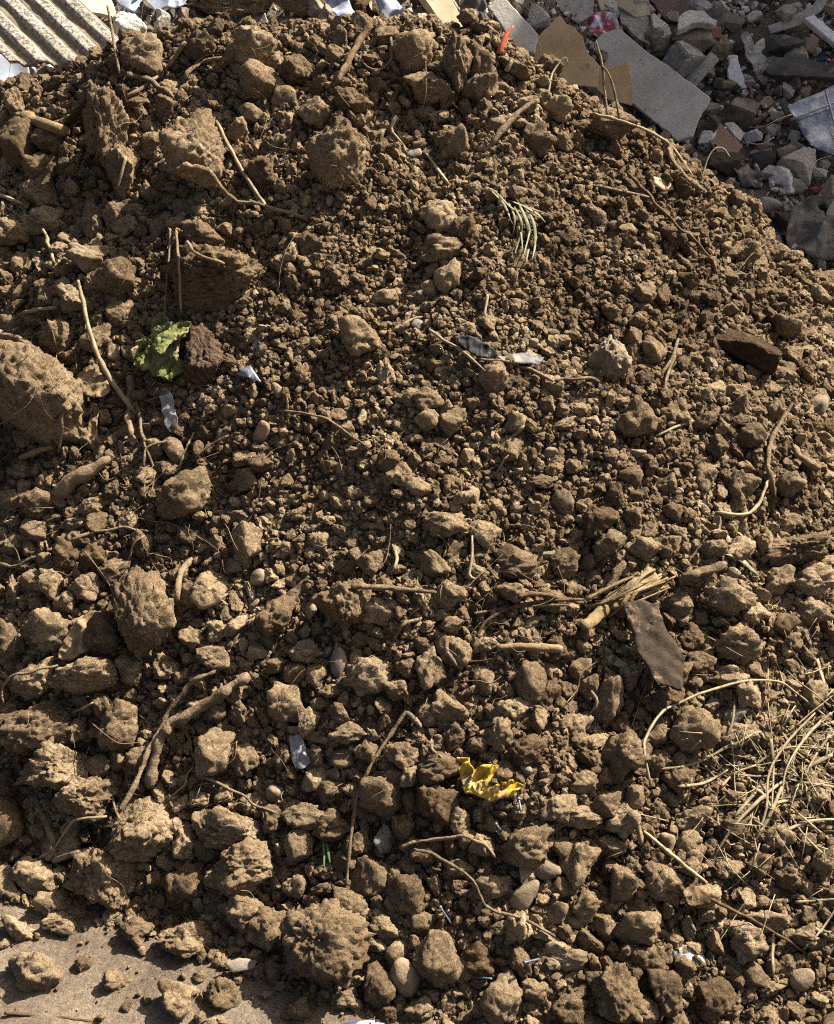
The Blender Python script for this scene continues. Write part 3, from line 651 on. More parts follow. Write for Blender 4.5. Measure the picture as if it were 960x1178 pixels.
# ------------------------------------------------------------------ roots, sticks, straws
def spline(P, n):
    P = np.asarray(P, float)
    if len(P) < 3:
        tt = np.linspace(0, 1, n)[:, None]; return P[0] * (1 - tt) + P[-1] * tt
    Q = np.concatenate([[2 * P[0] - P[1]], P, [2 * P[-1] - P[-2]]]); out = []; m = len(P) - 1; k = max(2, n // m)
    for i in range(m):
        a, b, c, d = Q[i:i + 4]; t = np.linspace(0, 1, k, endpoint=(i == m - 1))[:, None]
        out.append(0.5 * (2 * b + (c - a) * t + (2 * a - 5 * b + 4 * c - d) * t * t + (3 * b - a - 3 * c + d) * t ** 3))
    return np.concatenate(out)
def tube(C3, R, sides=7, flat=1.0, rough=0.0, seed=0):
    C3 = np.asarray(C3); n = len(C3); T = np.gradient(C3, axis=0); T /= np.linalg.norm(T, axis=1, keepdims=True) + 1e-9
    ref = np.array([0.1, -0.5, 0.85]); V = []
    for i in range(n):
        a = np.cross(T[i], ref); a /= np.linalg.norm(a) + 1e-9; b = np.cross(a, T[i])
        for k in range(sides):
            th = 2 * math.pi * k / sides; V.append(C3[i] + R[i] * (a * math.cos(th) + b * math.sin(th) * flat))
    V = np.array(V)
    if rough:
        q = vnoise(V / (np.mean(R) * 1.6) + seed * 3.7, 5) * 0.6 + vnoise(V / (np.mean(R) * 0.6) + seed, 6) * 0.4
        V = V + (V - np.repeat(C3, sides, 0)) * (q * rough)[:, None]
    F = [(i * sides + k, i * sides + (k + 1) % sides, (i + 1) * sides + (k + 1) % sides, (i + 1) * sides + k) for i in range(n - 1) for k in range(sides)]
    V = np.concatenate([V, C3[:1], C3[-1:]]); a, b = n * sides, n * sides + 1
    F3 = [(a, (k + 1) % sides, k) for k in range(sides)] + [(b, (n - 1) * sides + k, (n - 1) * sides + (k + 1) % sides) for k in range(sides)]
    return V, F + F3
def lie(pts, lift_px, clods=True):
    """points of a polyline laid on the heap"""
    pts = np.asarray(pts, float); P, t, d = hit(pts[:, 0], pts[:, 1], clods)
    far = t > 3.1                      # the end that stands up beyond the crest keeps the depth of the rest
    if far.any():
        if far.all(): t2 = np.full(len(t), 2.62)
        else: t2 = np.interp(np.arange(len(t)), np.where(~far)[0], t[~far])
        t = np.where(far, t2, t); P = CAMP + d * t[:, None]
    dn = d / np.linalg.norm(d, axis=1, keepdims=True)
    lf = np.broadcast_to(np.asarray(lift_px, float), (len(pts),)) * t / FPX
    return P - dn * lf[:, None], t
def stick(name, desc, cat, pts, w0, w1, mat, lift=3.0, rough=0.25, flat=1.0, wob=0.0, group='roots and straws on the heap', seg=None, side=None, label=None):
    q2 = np.asarray(pts, float); Lp = np.linalg.norm(np.diff(q2, axis=0), axis=1).sum()
    n = int(np.clip(Lp / 4.5, 8, 60)); q2 = spline(q2, n); n = len(q2); P, t = lie(q2, 0)
    k = max(2, min(n // 5, 7)); tp = np.pad(t, k, mode='edge'); tm_ = np.array([np.sort(tp[i:i + 2 * k + 1])[max(1, k // 3)] for i in range(n)])
    tp = np.pad(tm_, k, mode='edge'); ts = np.array([tp[i:i + 2 * k + 1].mean() for i in range(n)]) - lift * t / FPX
    c = CAMP + rays(q2[:, 0], q2[:, 1]) * ts[:, None]; L = np.linalg.norm(np.diff(c, axis=0), axis=1).sum()
    if wob: c = c + np.stack([vnoise(np.stack([np.linspace(0, L * 45, n), np.full(n, 7.1 * k + len(PEND)), np.zeros(n)], 1), k) for k in range(3)], 1) * wob * t.mean() / FPX
    R = np.linspace(w0, w1, n) * 0.56 * t.mean() / FPX; R *= 1 + 0.22 * vnoise(np.stack([np.linspace(0, L * 60, n), np.full(n, 3.3 * len(PEND)), np.zeros(n)], 1), 2); R[-1] *= 0.6; R[0] *= 0.75
    V, F = tube(c, R, 14 if max(w0, w1) > 8 else 8 if max(w0, w1) > 5 else 6, flat, rough, len(PEND))
    o = recentre(new_obj(name, V, F, mat))
    pc = np.mean(np.asarray(pts, float), 0)
    if label: tag(o, label, cat, group)
    else: pend(o, desc, cat, pc[0], pc[1], group)
    if side:
        for q in side:
            P2, t2 = lie(q[0], lift); c2 = spline(P2, max(8, int(np.linalg.norm(np.diff(P2, axis=0), axis=1).sum() / 0.006))); R2 = np.linspace(q[1], q[2], len(c2)) / 2 * t2.mean() / FPX
            V2, F2 = tube(c2, R2, 6, 1, rough, 3)
            b = new_obj('side_root', V2 - np.array(o.location), F2, mat, o)
    return o
ST = [('root', 'grey-brown curled root', [(200, 197), (215, 192), (236, 194), (252, 212), (272, 230), (305, 236), (357, 257)], 7, 3, 'root'),
      ('straw_stem', 'long pale dry straw', [(249, 140), (266, 172), (282, 202), (310, 243)], 4, 4, 'straw'),
      ('stick', 'dark upright stick', [(426, 28), (408, 58), (388, 96)], 9, 6, 'root_dark'),
      ('root', 'thin pale curling root', [(452, 44), (450, 68), (438, 80), (424, 78), (414, 64)], 3, 2, 'root'),
      ('stick', 'pale branching stick', [(620, 114), (598, 128), (580, 148), (566, 166)], 4, 7, 'root'),
      ('straw_stem', 'pale straw', [(490, 176), (502, 193), (517, 212)], 3, 4, 'straw'),
      ('straw_stem', 'short white straw', [(457, 134), (450, 147), (456, 157), (464, 167)], 4, 3, 'straw'),
      ('straw_stem', 'long pale bent straw', [(90, 323), (99, 362), (110, 402), (130, 440), (157, 476)], 4, 6, 'straw'),
      ('straw_stem', 'slender grey stem', [(196, 262), (194, 300), (191, 345), (187, 392)], 2.5, 3, 'root'),
      ('straw_stem', 'slender brown stem', [(203, 262), (206, 305), (209, 360)], 3, 2.5, 'root'),
      ('root', 'thin forked root', [(159, 466), (162, 498), (168, 515), (178, 542)], 4, 3, 'root'),
      ('root', 'thin bent rootlet', [(165, 538), (170, 515), (195, 506)], 3, 2, 'root'),
      ('stick', 'brown stick', [(-5, 384), (20, 390), (42, 401)], 10, 7, 'root'),
      ('wood_sliver', 'pale split wood', [(24, 527), (42, 519), (60, 514)], 7, 5, 'wood'),
      ('root', 'stubby log-like root', [(62, 570), (80, 556), (100, 542), (127, 528)], 15, 11, 'root'),
      ('wood_sliver', 'short pale sliver', [(27, 359), (46, 356), (66, 353)], 5, 4, 'straw'),
      ('straw_stem', 'short pale straw', [(207, 538), (213, 520), (224, 497)], 3, 3, 'straw'),
      ('root', 'slim brown rootlet', [(223, 524), (243, 512), (263, 502)], 3, 2, 'root'),
      ('root', 'thick brown upright root', [(152, 432), (149, 465), (150, 502)], 8, 6, 'root'),
      ('root', 'upright brown rootlet', [(73, 458), (71, 490), (66, 520)], 5, 3, 'root'),
      ('straw_stem', 'yellowish stem', [(494, 379), (512, 392), (530, 402), (558, 427)], 3.5, 3, 'straw'),
      ('root', 'brown rootlet', [(552, 412), (585, 416), (605, 422), (636, 440)], 3, 4, 'root'),
      ('root', 'long pale rootlet', [(636, 438), (664, 435), (690, 437)], 4, 4, 'root'),
      ('stick', 'brown twig', [(781, 390), (773, 412), (760, 433)], 3, 4, 'root'),
      ('stick', 'slim twig', [(777, 408), (768, 432), (763, 458)], 3, 3, 'root'),
      ('root', 'brown root fork', [(910, 465), (893, 492), (884, 520), (886, 548), (894, 570)], 4, 6, 'root'),
      ('root', 'pale forked rootlet', [(892, 545), (880, 560), (872, 582), (855, 591), (825, 590)], 3, 4, 'straw'),
      ('stick', 'smooth brown stick end', [(913, 513), (924, 528), (944, 540)], 6, 9, 'root'),
      ('root', 'long slender grey root', [(263, 765), (238, 777), (214, 792), (195, 818), (178, 852), (160, 890), (138, 936)], 4, 6, 'root'),
      ('root', 'thick forked root', [(288, 778), (262, 793), (238, 810), (212, 824), (192, 838), (180, 860), (174, 885), (176, 905)], 10, 11, 'root'),
      ('stick', 'pale bent stick', [(231, 640), (213, 651), (206, 668), (205, 692)], 8, 6, 'root'),
      ('stick', 'straight brown stick', [(404, 675), (450, 677), (503, 682)], 6, 5, 'root'),
      ('twig', 'long bent twig', [(468, 818), (452, 842), (432, 872), (415, 905), (407, 940), (402, 980), (399, 1018)], 5, 3.5, 'root'),
      ('twig', 'slim dark twig', [(548, 733), (560, 715), (590, 698), (625, 692), (672, 690)], 3, 4, 'root_dark'),
      ('twig', 'grey twig', [(545, 706), (572, 702), (600, 697), (655, 695)], 3, 4, 'root'),
      ('root', 'dark knotty root', [(596, 690), (612, 683), (640, 688), (672, 694)], 6, 5, 'root_dark'),
      ('wood_sliver', 'flat weathered wood piece', [(572, 745), (600, 743), (628, 746), (648, 746)], 6, 9, 'wood'),
      ('stick', 'short pale stick', [(566, 712), (558, 722), (550, 734)], 6, 6, 'root'),
      ('root', 'brown root stub', [(722, 648), (708, 662), (697, 684)], 10, 8, 'root'),
      ('root', 'rod-like brown root', [(787, 664), (806, 658), (834, 649)], 12, 9, 'root'),
      ('straw_stem', 'arched straw stem', [(748, 900), (741, 862), (746, 842), (764, 818), (790, 805), (820, 793), (858, 784), (896, 784), (920, 800), (955, 828)], 3, 2.5, 'straw'),
      ('root', 'curved brown root', [(462, 972), (490, 967), (528, 963), (552, 970), (570, 987)], 4, 4, 'root'),
      ('root', 'long dark rootlet', [(477, 975), (508, 988), (535, 1005), (552, 1026), (565, 1044), (600, 1056), (640, 1078)], 4, 3, 'root'),
      ('straw_stem', 'straight pale straw', [(741, 956), (775, 985), (812, 1014)], 4, 4, 'straw'),
      ('twig', 'long straight dark twig', [(818, 1034), (860, 1055), (900, 1078), (937, 1103)], 4, 2.5, 'root_dark'),
      ('root', 'cut root stub', [(727, 935), (732, 950), (736, 972)], 10, 7, 'root'),
      ('twig', 'dark twig lying on the sand', [(6, 1165), (40, 1168), (80, 1171), (116, 1177)], 4, 3, 'root_dark'),
      ('stick', 'straight brown stick', [(41, 916), (50, 940), (63, 973)], 5, 6, 'root'),
      ('root', 'thin pale wavy root', [(46, 988), (66, 973), (80, 950), (95, 942), (122, 938)], 3, 3, 'straw'),
      ('stick', 'flat brown stick', [(61, 991), (85, 983), (112, 974)], 7, 5, 'root'),
      ('straw_stem', 'pale straw', [(680, 795), (686, 803), (686, 812), (680, 820)], 4, 3, 'straw'),
      ('root', 'gnarled brown root', [(212, 92), (226, 76), (245, 70), (266, 68)], 5, 4, 'root'),
      ('stick', 'brown leaning stick', [(194, 76), (203, 64), (214, 48)], 6, 5, 'root'),
      ('root', 'slanting brown root', [(144, 84), (170, 92), (190, 103), (208, 124)], 6, 4, 'root'),
      ('stick', 'slanting brown stick', [(145, 111), (162, 102), (182, 88)], 5, 4, 'root'),
      ('wood_sliver', 'splintered wood plank end', [(24, 134), (48, 142), (80, 152)], 13, 10, 'wood'),
      ('wood_sliver', 'dark splintered stake', [(78, 142), (94, 124), (112, 108)], 9, 6, 'dark_wood'),
      ('straw_stem', 'short slim straw', [(145, 180), (140, 200), (135, 218)], 3, 2.5, 'straw'),
      ('straw_stem', 'long drooping stem', [(682, 131), (712, 138), (745, 150), (772, 168), (798, 203)], 3.5, 3, 'straw'),
      ('stick', 'pale brown root', [(768, 170), (776, 188), (790, 205), (808, 218)], 5, 8, 'root'),
      ('root', 'long dark stem', [(722, 202), (745, 222), (768, 248), (795, 275), (818, 296)], 4, 3, 'root_dark'),
      ('straw_stem', 'brown dry stem', [(682, 214), (712, 220), (750, 228)], 4, 3, 'root'),
      ('root', 'leaning pale rootlet', [(0, 650), (20, 652), (45, 641)], 4, 3, 'root'),
      ('root', 'thin wiggly root', [(5, 812), (4, 790), (20, 776), (45, 773), (68, 764)], 3, 2.5, 'root'),
      ('straw_stem', 'pale short straw', [(82, 821), (95, 815), (108, 808)], 4, 3, 'straw'),
      ('root', 'hair-thin root', [(208, 835), (220, 855), (223, 875), (215, 890)], 3, 2, 'root'),
      ('root', 'thin pale root', [(185, 930), (208, 908), (215, 892), (222, 880)], 3, 2, 'straw'),
      ('root', 'thin wandering root', [(225, 890), (255, 903), (290, 922), (318, 935)], 3, 2.5, 'root'),
      ('root', 'thin pale root', [(130, 910), (130, 928), (140, 945)], 3, 2.5, 'root'),
      ('root', 'slender twisting root', [(80, 622), (110, 611), (150, 607), (170, 612)], 4, 2.5, 'root'),
      ('root', 'slender pale root', [(145, 648), (152, 630), (168, 615)], 3, 2, 'straw'),
      ('stick', 'short brown stick', [(243, 700), (252, 690), (262, 683)], 4, 3, 'straw'),
      ('root', 'curved pale rootlet', [(544, 617), (542, 640), (540, 658), (550, 665)], 4, 3, 'straw'),
      ('root', 'short pale rootlet', [(455, 632), (456, 645), (454, 657)], 4, 3, 'straw'),
      ('root', 'brown hooked rootlet', [(515, 735), (516, 752), (525, 768)], 5, 4, 'root'),
      ('root', 'brown crooked rootlet', [(452, 740), (465, 722), (485, 710)], 4, 4, 'root'),
      ('root', 'short brown root', [(468, 822), (476, 828), (484, 838)], 6, 4, 'root'),
      ('root', 'thin hooked rootlet', [(495, 848), (499, 865), (508, 875), (485, 882)], 3, 3, 'straw'),
      ('straw_stem', 'pale straw', [(330, 458), (331, 475), (334, 492)], 3, 3, 'straw'),
      ('straw_stem', 'thin pale stem', [(452, 380), (470, 370), (488, 364)], 4, 3, 'straw'),
      ('straw_stem', 'short pale straw', [(557, 365), (560, 350), (561, 338)], 4, 3, 'straw'),
      ('twig', 'slim brown twig', [(320, 472), (350, 475), (378, 483), (400, 498), (420, 512)], 3, 2.5, 'root'),
      ('root', 'pale rootlet', [(575, 508), (590, 500), (602, 490)], 4, 3, 'straw'),
      ('root', 'thin rootlet', [(560, 553), (575, 540), (585, 522)], 3, 2.5, 'root'),
      ('straw_stem', 'pale stem', [(752, 503), (775, 492), (797, 484)], 3, 4, 'straw'),
      ('twig', 'thin upright twig', [(124, 6), (129, 34), (137, 84)], 2.5, 3, 'root'),
      ('straw_stem', 'bent straw loop', [(630, 112), (636, 84), (650, 66), (654, 74)], 2.2, 1.5, 'straw'),
      ('straw_stem', 'dry upright stem', [(686, 48), (692, 72), (700, 136)], 2, 3, 'root'),
      ('straw_stem', 'dry leaning stem', [(694, 76), (705, 96), (714, 142)], 2, 3, 'root'),
      ('straw_stem', 'bent pale stalk', [(806, 210), (816, 178), (830, 170), (840, 181)], 2.2, 1.5, 'straw'),
      ('root', 'slim pale twig', [(-2, 223), (12, 228), (28, 236)], 5, 4, 'straw'),
      ('root', 'short pale twig', [(50, 265), (58, 285), (62, 302)], 4, 3, 'straw'),
      ('root', 'curved brown root', [(215, 280), (235, 295), (258, 303)], 5, 4, 'root'),
      ('straw_stem', 'short pale stub', [(582, 82), (587, 75), (589, 70)], 5, 4, 'straw'),
      ('root', 'root hook', [(316, 655), (312, 640), (322, 628)], 3, 2, 'root')]
for s in ST:
    big = max(s[3], s[4])
    side = None
    if s[1] == 'thick forked root': side = [([(192, 838), (205, 822), (212, 818)], 9, 5), ([(205, 832), (218, 850), (222, 872)], 4, 2)]
    stick(s[0], s[1], s[0].replace('_', ' '), s[2], s[3], s[4], s[5], lift=1.0 + big * 0.5, rough=0.65 if s[5].startswith('root') and big > 5 else 0.3, wob=2.2 if s[0] == 'root' else 0.6, side=side)

# straw strewn over the lower right
HAY = [[(845, 855), (800, 878), (760, 885)], [(958, 868), (915, 890), (880, 915), (845, 950), (822, 985)], [(938, 820), (905, 855), (885, 890), (882, 930), (872, 960)], [(960, 905), (915, 898), (880, 885)],
       [(960, 830), (935, 838), (900, 850)], [(887, 850), (890, 885), (888, 935)], [(840, 860), (872, 842), (880, 850)], [(868, 880), (905, 860), (960, 862)], [(842, 890), (875, 893), (905, 890)], [(958, 895), (935, 880), (912, 862)],
       [(900, 905), (882, 945), (862, 975)], [(918, 935), (945, 958), (962, 972)], [(905, 930), (925, 960), (950, 985)], [(915, 1038), (940, 1036), (962, 1034)], [(935, 1066), (950, 1075), (965, 1082)], [(962, 1045), (945, 1070), (925, 1092)],
       [(875, 968), (868, 990), (858, 1010)], [(830, 905), (845, 890), (870, 880)], [(835, 850), (843, 830), (846, 800)], [(893, 835), (905, 850), (915, 870)], [(810, 880), (826, 896), (840, 905)], [(927, 905), (935, 930), (950, 948)],
       [(888, 925), (910, 920), (935, 918)], [(940, 758), (945, 775), (950, 790)], [(798, 880), (795, 900), (790, 925)], [(865, 905), (880, 915), (890, 935)], [(845, 940), (870, 912), (892, 900)], [(955, 845), (938, 870), (925, 895)], [(870, 862), (880, 880), (895, 905)],
       [(890, 1075), (889, 1100), (890, 1122)], [(848, 985), (860, 960), (866, 935)], [(957, 820), (930, 845), (905, 885), (897, 940)], [(780, 905), (812, 900), (838, 885)], [(905, 955), (930, 945), (962, 942)]]
for i, h in enumerate(HAY):
    stick('straw_stem', ['flat pale straw', 'thin dry straw', 'split golden straw'][i % 3], 'straw stem', h, rng.uniform(2.0, 4.6), rng.uniform(1.4, 3.0), 'straw', lift=rng.uniform(0, 4), rough=0.25, flat=0.45, wob=0.0, group='straw strewn at the lower right')
def thin_mass(name, n, region, wmin, wmax, lmin, lmax, mat, label, cat, lift=(1, 5), bend=0.35, seed=5):
    r = np.random.RandomState(seed); Vs, Fs, off = [], [], 0
    for k in range(n):
        u0, v0 = region(r); L = r.uniform(lmin, lmax); a = r.uniform(0, 6.28); pts = [(u0, v0)]
        for j in range(3):
            a += r.normal() * bend; pts.append((pts[-1][0] + math.cos(a) * L / 3, pts[-1][1] + math.sin(a) * L / 3))
        P, t = lie(pts, r.uniform(*lift), mat == 'straw' or k % 3 == 0)
        if np.ptp(t) > 0.35: continue
        c = spline(P, 12); R = np.linspace(1, 0.5, len(c)) * r.uniform(wmin, wmax) / 2 * t.mean() / FPX
        V, F = tube(c, R, 4); Vs.append(V); Fs += [tuple(x + off for x in f) for f in F]; off += len(V)
    return tag(new_obj(name, np.concatenate(Vs), Fs, mat), label, cat, kind='stuff')
thin_mass('straw_litter', 200, lambda r: (r.normal(905, 55), r.normal(890, 62)), 0.8, 2.2, 15, 75, 'straw', 'fine chopped straw litter at the lower right', 'straw', (1, 7), 0.09)
def rootzone(r):
    k = r.choice(7); c = [(180, 610, 60, 40), (270, 890, 60, 60), (230, 120, 120, 70), (120, 470, 60, 60), (60, 800, 60, 120), (560, 700, 90, 60), (480, 500, 330, 330)][k]
    return r.normal(c[0], c[2]), max(60, r.normal(c[1], c[3]))
thin_mass('rootlets', 620, rootzone, 0.6, 1.5, 18, 75, 'root', 'hair-fine brown rootlets hanging among the clods', 'roots', (2, 10), 0.55, 8)

# ------------------------------------------------------------------ scraps on the heap
def sheet(name, label, cat, poly, mat, amp=4.0, freq=0.05, lift=8, thick=1.0, cuts=3, seed=0, F=None, normal=None, parent=None, folds=None, dist=None, rnd=2, side=0.4):
    """an outline laid on a plane through the place it lies, crumpled and given thickness (px measures)"""
    poly = np.asarray(poly, float); c = poly.mean(0)
    if len(poly) > 5 and amp > 1.5:
        if rnd == 0: poly = np.stack([poly, (poly + np.roll(poly, -1, 0)) / 2], 1).reshape(-1, 2)
        for _ in range(rnd): poly = np.stack([poly * 0.75 + np.roll(poly, -1, 0) * 0.25, poly * 0.25 + np.roll(poly, -1, 0) * 0.75], 1).reshape(-1, 2)
        cuts = 3
    if F is None:
        P, t, d = hit([c[0]], [c[1]]); n = PF.normal(P[:, 0], P[:, 1], 0.06)[0]
    else:
        t, d = march(F, [c[0]], [c[1]], 2.0, 8.0, 900); P = CAMP + d * t[:, None]; n = F.normal(P[:, 0], P[:, 1], 0.1)[0]
    if normal is not None: n = np.asarray(normal, float); n /= np.linalg.norm(n)
    px = t[0] / FPX; dn = d[0] / np.linalg.norm(d[0]); p0 = P[0] - dn * lift * px
    D = rays(poly[:, 0], poly[:, 1]); tt = ((p0 - CAMP) @ n) / (D @ n); V = CAMP + D * tt[:, None]
    bm = bmesh.new(); vs = [bm.verts.new(tuple(x)) for x in V]; bm.faces.new(vs)
    bmesh.ops.triangulate(bm, faces=bm.faces[:])
    for k in range(cuts):
        bmesh.ops.subdivide_edges(bm, edges=bm.edges[:], cuts=1, use_grid_fill=True)
        bmesh.ops.triangulate(bm, faces=bm.faces[:]); bmesh.ops.beautify_fill(bm, faces=bm.faces[:], edges=bm.edges[:])
    co = np.array([v.co[:] for v in bm.verts])
    q = (co - p0) / px * freq + seed * 9.1
    if folds is not None:
        fd = RGT * math.cos(folds) + UPV * math.sin(folds); q = q - np.outer(q @ fd, fd) * 0.65
    h = 1 - 2 * np.abs(vnoise(q, seed)) + 0.5 * vnoise(q * 2.3, seed + 1) + 0.35 * (1 - 2 * np.abs(vnoise(q * 3.1 + 4, seed + 2)))
    co2 = co + np.outer(h * amp * px, n)
    co2 += np.stack([vnoise(q * 1.3 + 30, seed + 4), vnoise(q * 1.3 + 60, seed + 5), vnoise(q * 1.3 + 90, seed + 6)], 1) * amp * side * px
    for v, x in zip(bm.verts, co2): v.co = x
    nf = bm.faces[:]; bmesh.ops.recalc_face_normals(bm, faces=nf)
    if sum((f.normal @ Vector(n)) for f in nf) < 0: bmesh.ops.reverse_faces(bm, faces=nf)
    bmesh.ops.solidify(bm, geom=bm.faces[:], thickness=max(thick * px, 0.0006))
    me = bpy.data.meshes.new(name); bm.to_mesh(me); bm.free(); me.materials.append(M[mat])
    me.polygons.foreach_set('use_smooth', np.full(len(me.polygons), amp > 0))
    o = bpy.data.objects.new(name, me); C.objects.link(o); recentre(o)
    if parent:
        o.parent = parent; o.location = o.location - parent.location
    elif label: tag(o, label, cat)
    return o
rp = lie([(188, 420)], 2)[0][0]; rag = empty('cloth_rag', rp); tag(rag, 'crumpled lime green rag dusted with soil in upper left hollow', 'rag')
for k, (pl, nm, lf, am) in enumerate([([(174, 392), (178, 364), (186, 358), (194, 366), (198, 380), (190, 396)], (-0.3, -0.8, 0.5), 14, 4), ([(155, 424), (156, 405), (159, 392), (172, 384), (184, 378), (200, 371), (223, 373), (216, 388), (208, 392), (209, 405), (212, 418), (203, 430), (194, 439), (178, 435), (166, 424)], (-0.05, -0.7, 0.7), 26, 6.5),
                                  ([(176, 400), (186, 380), (203, 373), (221, 372), (215, 386), (198, 394), (188, 410)], (0.1, -0.35, 0.93), 36, 4)]):
    sheet('fold', None, None, pl, 'green', am, 0.14, lf, 1.4, 4, 60 + k, normal=nm, parent=rag, folds=[0.3, 1.15, 0.35][k], rnd=1, side=0.55)
sheet('plastic_wrapper', 'crumpled bright yellow plastic wrapper near the bottom middle', 'wrapper', [(527, 871), (540, 872), (546, 888), (557, 880), (573, 881), (585, 895), (603, 903), (590, 917), (563, 922), (547, 914), (536, 912), (530, 893)], 'yellow', 6, 0.12, 18, 0.5, 4, 5, folds=0.5, rnd=0, side=0.3)
sheet('cloth_scrap', 'frayed dark brown cloth scrap below the splintered wood', 'cloth', [(716, 693), (740, 690), (757, 698), (762, 714), (778, 742), (787, 762), (784, 796), (770, 790), (757, 788), (742, 767), (728, 733)], 'brown_cloth', 3.0, 0.08, 20, 1.0, 4, 7, folds=-0.9, rnd=0, side=0.3)
sheet('black_plastic', 'torn black plastic scrap lying on the middle of the slope', 'plastic', [(520, 389), (540, 386), (558, 394), (577, 409), (560, 414), (543, 408)], 'black_film', 2.0, 0.05, 12, 0.7, 3, 9)
sheet('grey_plastic', 'flat grey plastic flap touching the black plastic scrap', 'plastic', [(571, 411), (600, 406), (626, 412), (621, 420), (590, 419)], 'grey_film', 2.5, 0.05, 9, 0.7, 3, 10)
sheet('dry_leaf', 'curled brown leaf below the long bent straw', 'leaf', [(82, 453), (97, 422), (112, 424), (124, 437), (128, 451), (113, 461), (101, 453)], 'leaf', 6, 0.05, 12, 1.0, 3, 11)
sheet('bark_strip', 'hanging dark bark strip under the curled brown leaf', 'bark', [(104, 463), (113, 463), (112, 490), (118, 522), (106, 524), (101, 492)], 'leaf', 4, 0.06, 8, 1.2, 3, 12)
sheet('dry_leaf', 'curled grey-brown leaf among large clods at the left', 'leaf', [(63, 757), (80, 730), (100, 704), (118, 700), (108, 745), (84, 761)], 'leaf', 5, 0.04, 14, 1.0, 3, 13)
sheet('plastic_strip', 'crumpled clear plastic strip below the pale wood sliver', 'plastic', [(332, 847), (347, 845), (358, 877), (350, 884), (339, 883)], 'clear', 3, 0.10, 18, 0.7, 3, 14)
sheet('foil_scrap', 'shiny silver foil triangle right of the bark chunk', 'foil', [(272, 431), (288, 420), (301, 439)], 'foil', 2, 0.06, 8, 0.7, 3, 15)
sheet('paper_scrap', 'small torn white scrap above the foil triangle', 'scrap', [(289, 385), (303, 388), (302, 398), (291, 405)], 'white_scrap', 3, 0.08, 7, 0.7, 3, 16)
sheet('plastic_film', 'dirty clear plastic film below the green rag', 'plastic', [(182, 446), (197, 448), (203, 470), (207, 490), (197, 502), (188, 475)], 'clear', 4, 0.07, 8, 0.7, 3, 17)
sheet('plastic_film', 'crumpled clear film scrap on the lower right toe of the heap', 'plastic', [(773, 1094), (790, 1088), (808, 1093), (813, 1108), (783, 1111)], 'clear', 4, 0.07, 8, 0.7, 3, 18)
sheet('printed_paper', 'white and blue printed paper at the bottom edge', 'paper', [(388, 1178), (420, 1174), (442, 1173), (446, 1190), (392, 1194)], 'paper', 1.5, 0.03, 4, 0.7, 3, 19)
sheet('slate_chip', 'flat grey stone chip on the sand by the lower left clods', 'stone', [(258, 1108), (275, 1102), (296, 1105), (292, 1114), (268, 1118)], 'pebble_grey', 0.6, 0.05, 5, 3.0, 2, 20)
sheet('wood_sliver', 'broad pale wood sliver above the clear plastic strip', 'wood', [(330, 836), (350, 835), (382, 852), (378, 858), (350, 850), (332, 843)], 'wood', 1.0, 0.05, 12, 3.0, 3, 21)
sheet('seed_shell', 'pale pointed seed shell on the upper right slope', 'seed shell', [(751, 203), (760, 205), (774, 213), (775, 218), (764, 219), (754, 212)], 'straw', 0.4, 0.05, 9, 2.0, 2, 22)
sheet('seed_shell', 'pale oval seed shell left of the brown cloth scrap', 'seed shell', [(696, 754), (705, 753), (720, 761), (727, 768), (718, 770), (703, 763)], 'straw', 0.4, 0.05, 9, 2.0, 2, 23)
sheet('green_leaf', 'narrow pale green leaf beside the white round pebble', 'leaf', [(834, 638), (846, 637), (858, 645), (872, 662), (864, 658), (850, 645)], 'blade', 1.5, 0.05, 9, 0.8, 2, 24)
sheet('bark_flake', 'dark curved bark flake right of the arched straw', 'bark', [(786, 1022), (800, 1018), (820, 1033), (814, 1042), (796, 1044), (788, 1034)], 'root_dark', 2.5, 0.05, 10, 1.5, 3, 25)

# splintered wood: a core with a brush of fibres
P, t = lie([(672, 722), (700, 698), (728, 676), (752, 662)], 8); px = t.mean() / FPX
c = spline(P, 22); V, F = tube(c, np.linspace(6, 10, len(c)) * px, 11, 0.6, 0.6, 4)
wroot = empty('splintered_wood', P[0]); tag(wroot, 'splintered tan wood with frayed fibres above the brown cloth scrap', 'wood')
new_obj('core', V - P[0], F, 'wood', wroot)
for k in range(26):
    o1 = rng.normal(0, 4.5, 2); a = (705 + rng.normal(0, 14) + o1[0] * 0.4, 695 + rng.normal(0, 5) + o1[1] * 0.5); b = (758 + o1[0] * 0.8 + rng.uniform(-22, 14), 660 + o1[1] + rng.uniform(-3, 10))
    Q, tq = lie([a, ((a[0] + b[0]) / 2 + rng.normal(0, 2), (a[1] + b[1]) / 2 + rng.normal(0, 3)), b], rng.uniform(8, 17)); cq = spline(Q, 12)
    V, F = tube(cq, np.linspace(2.4, 1.2, len(cq)) * rng.uniform(0.6, 1.3) * px, 5, 0.6, 0.3, k); new_obj('fibre', V - P[0], F, 'wood', wroot)
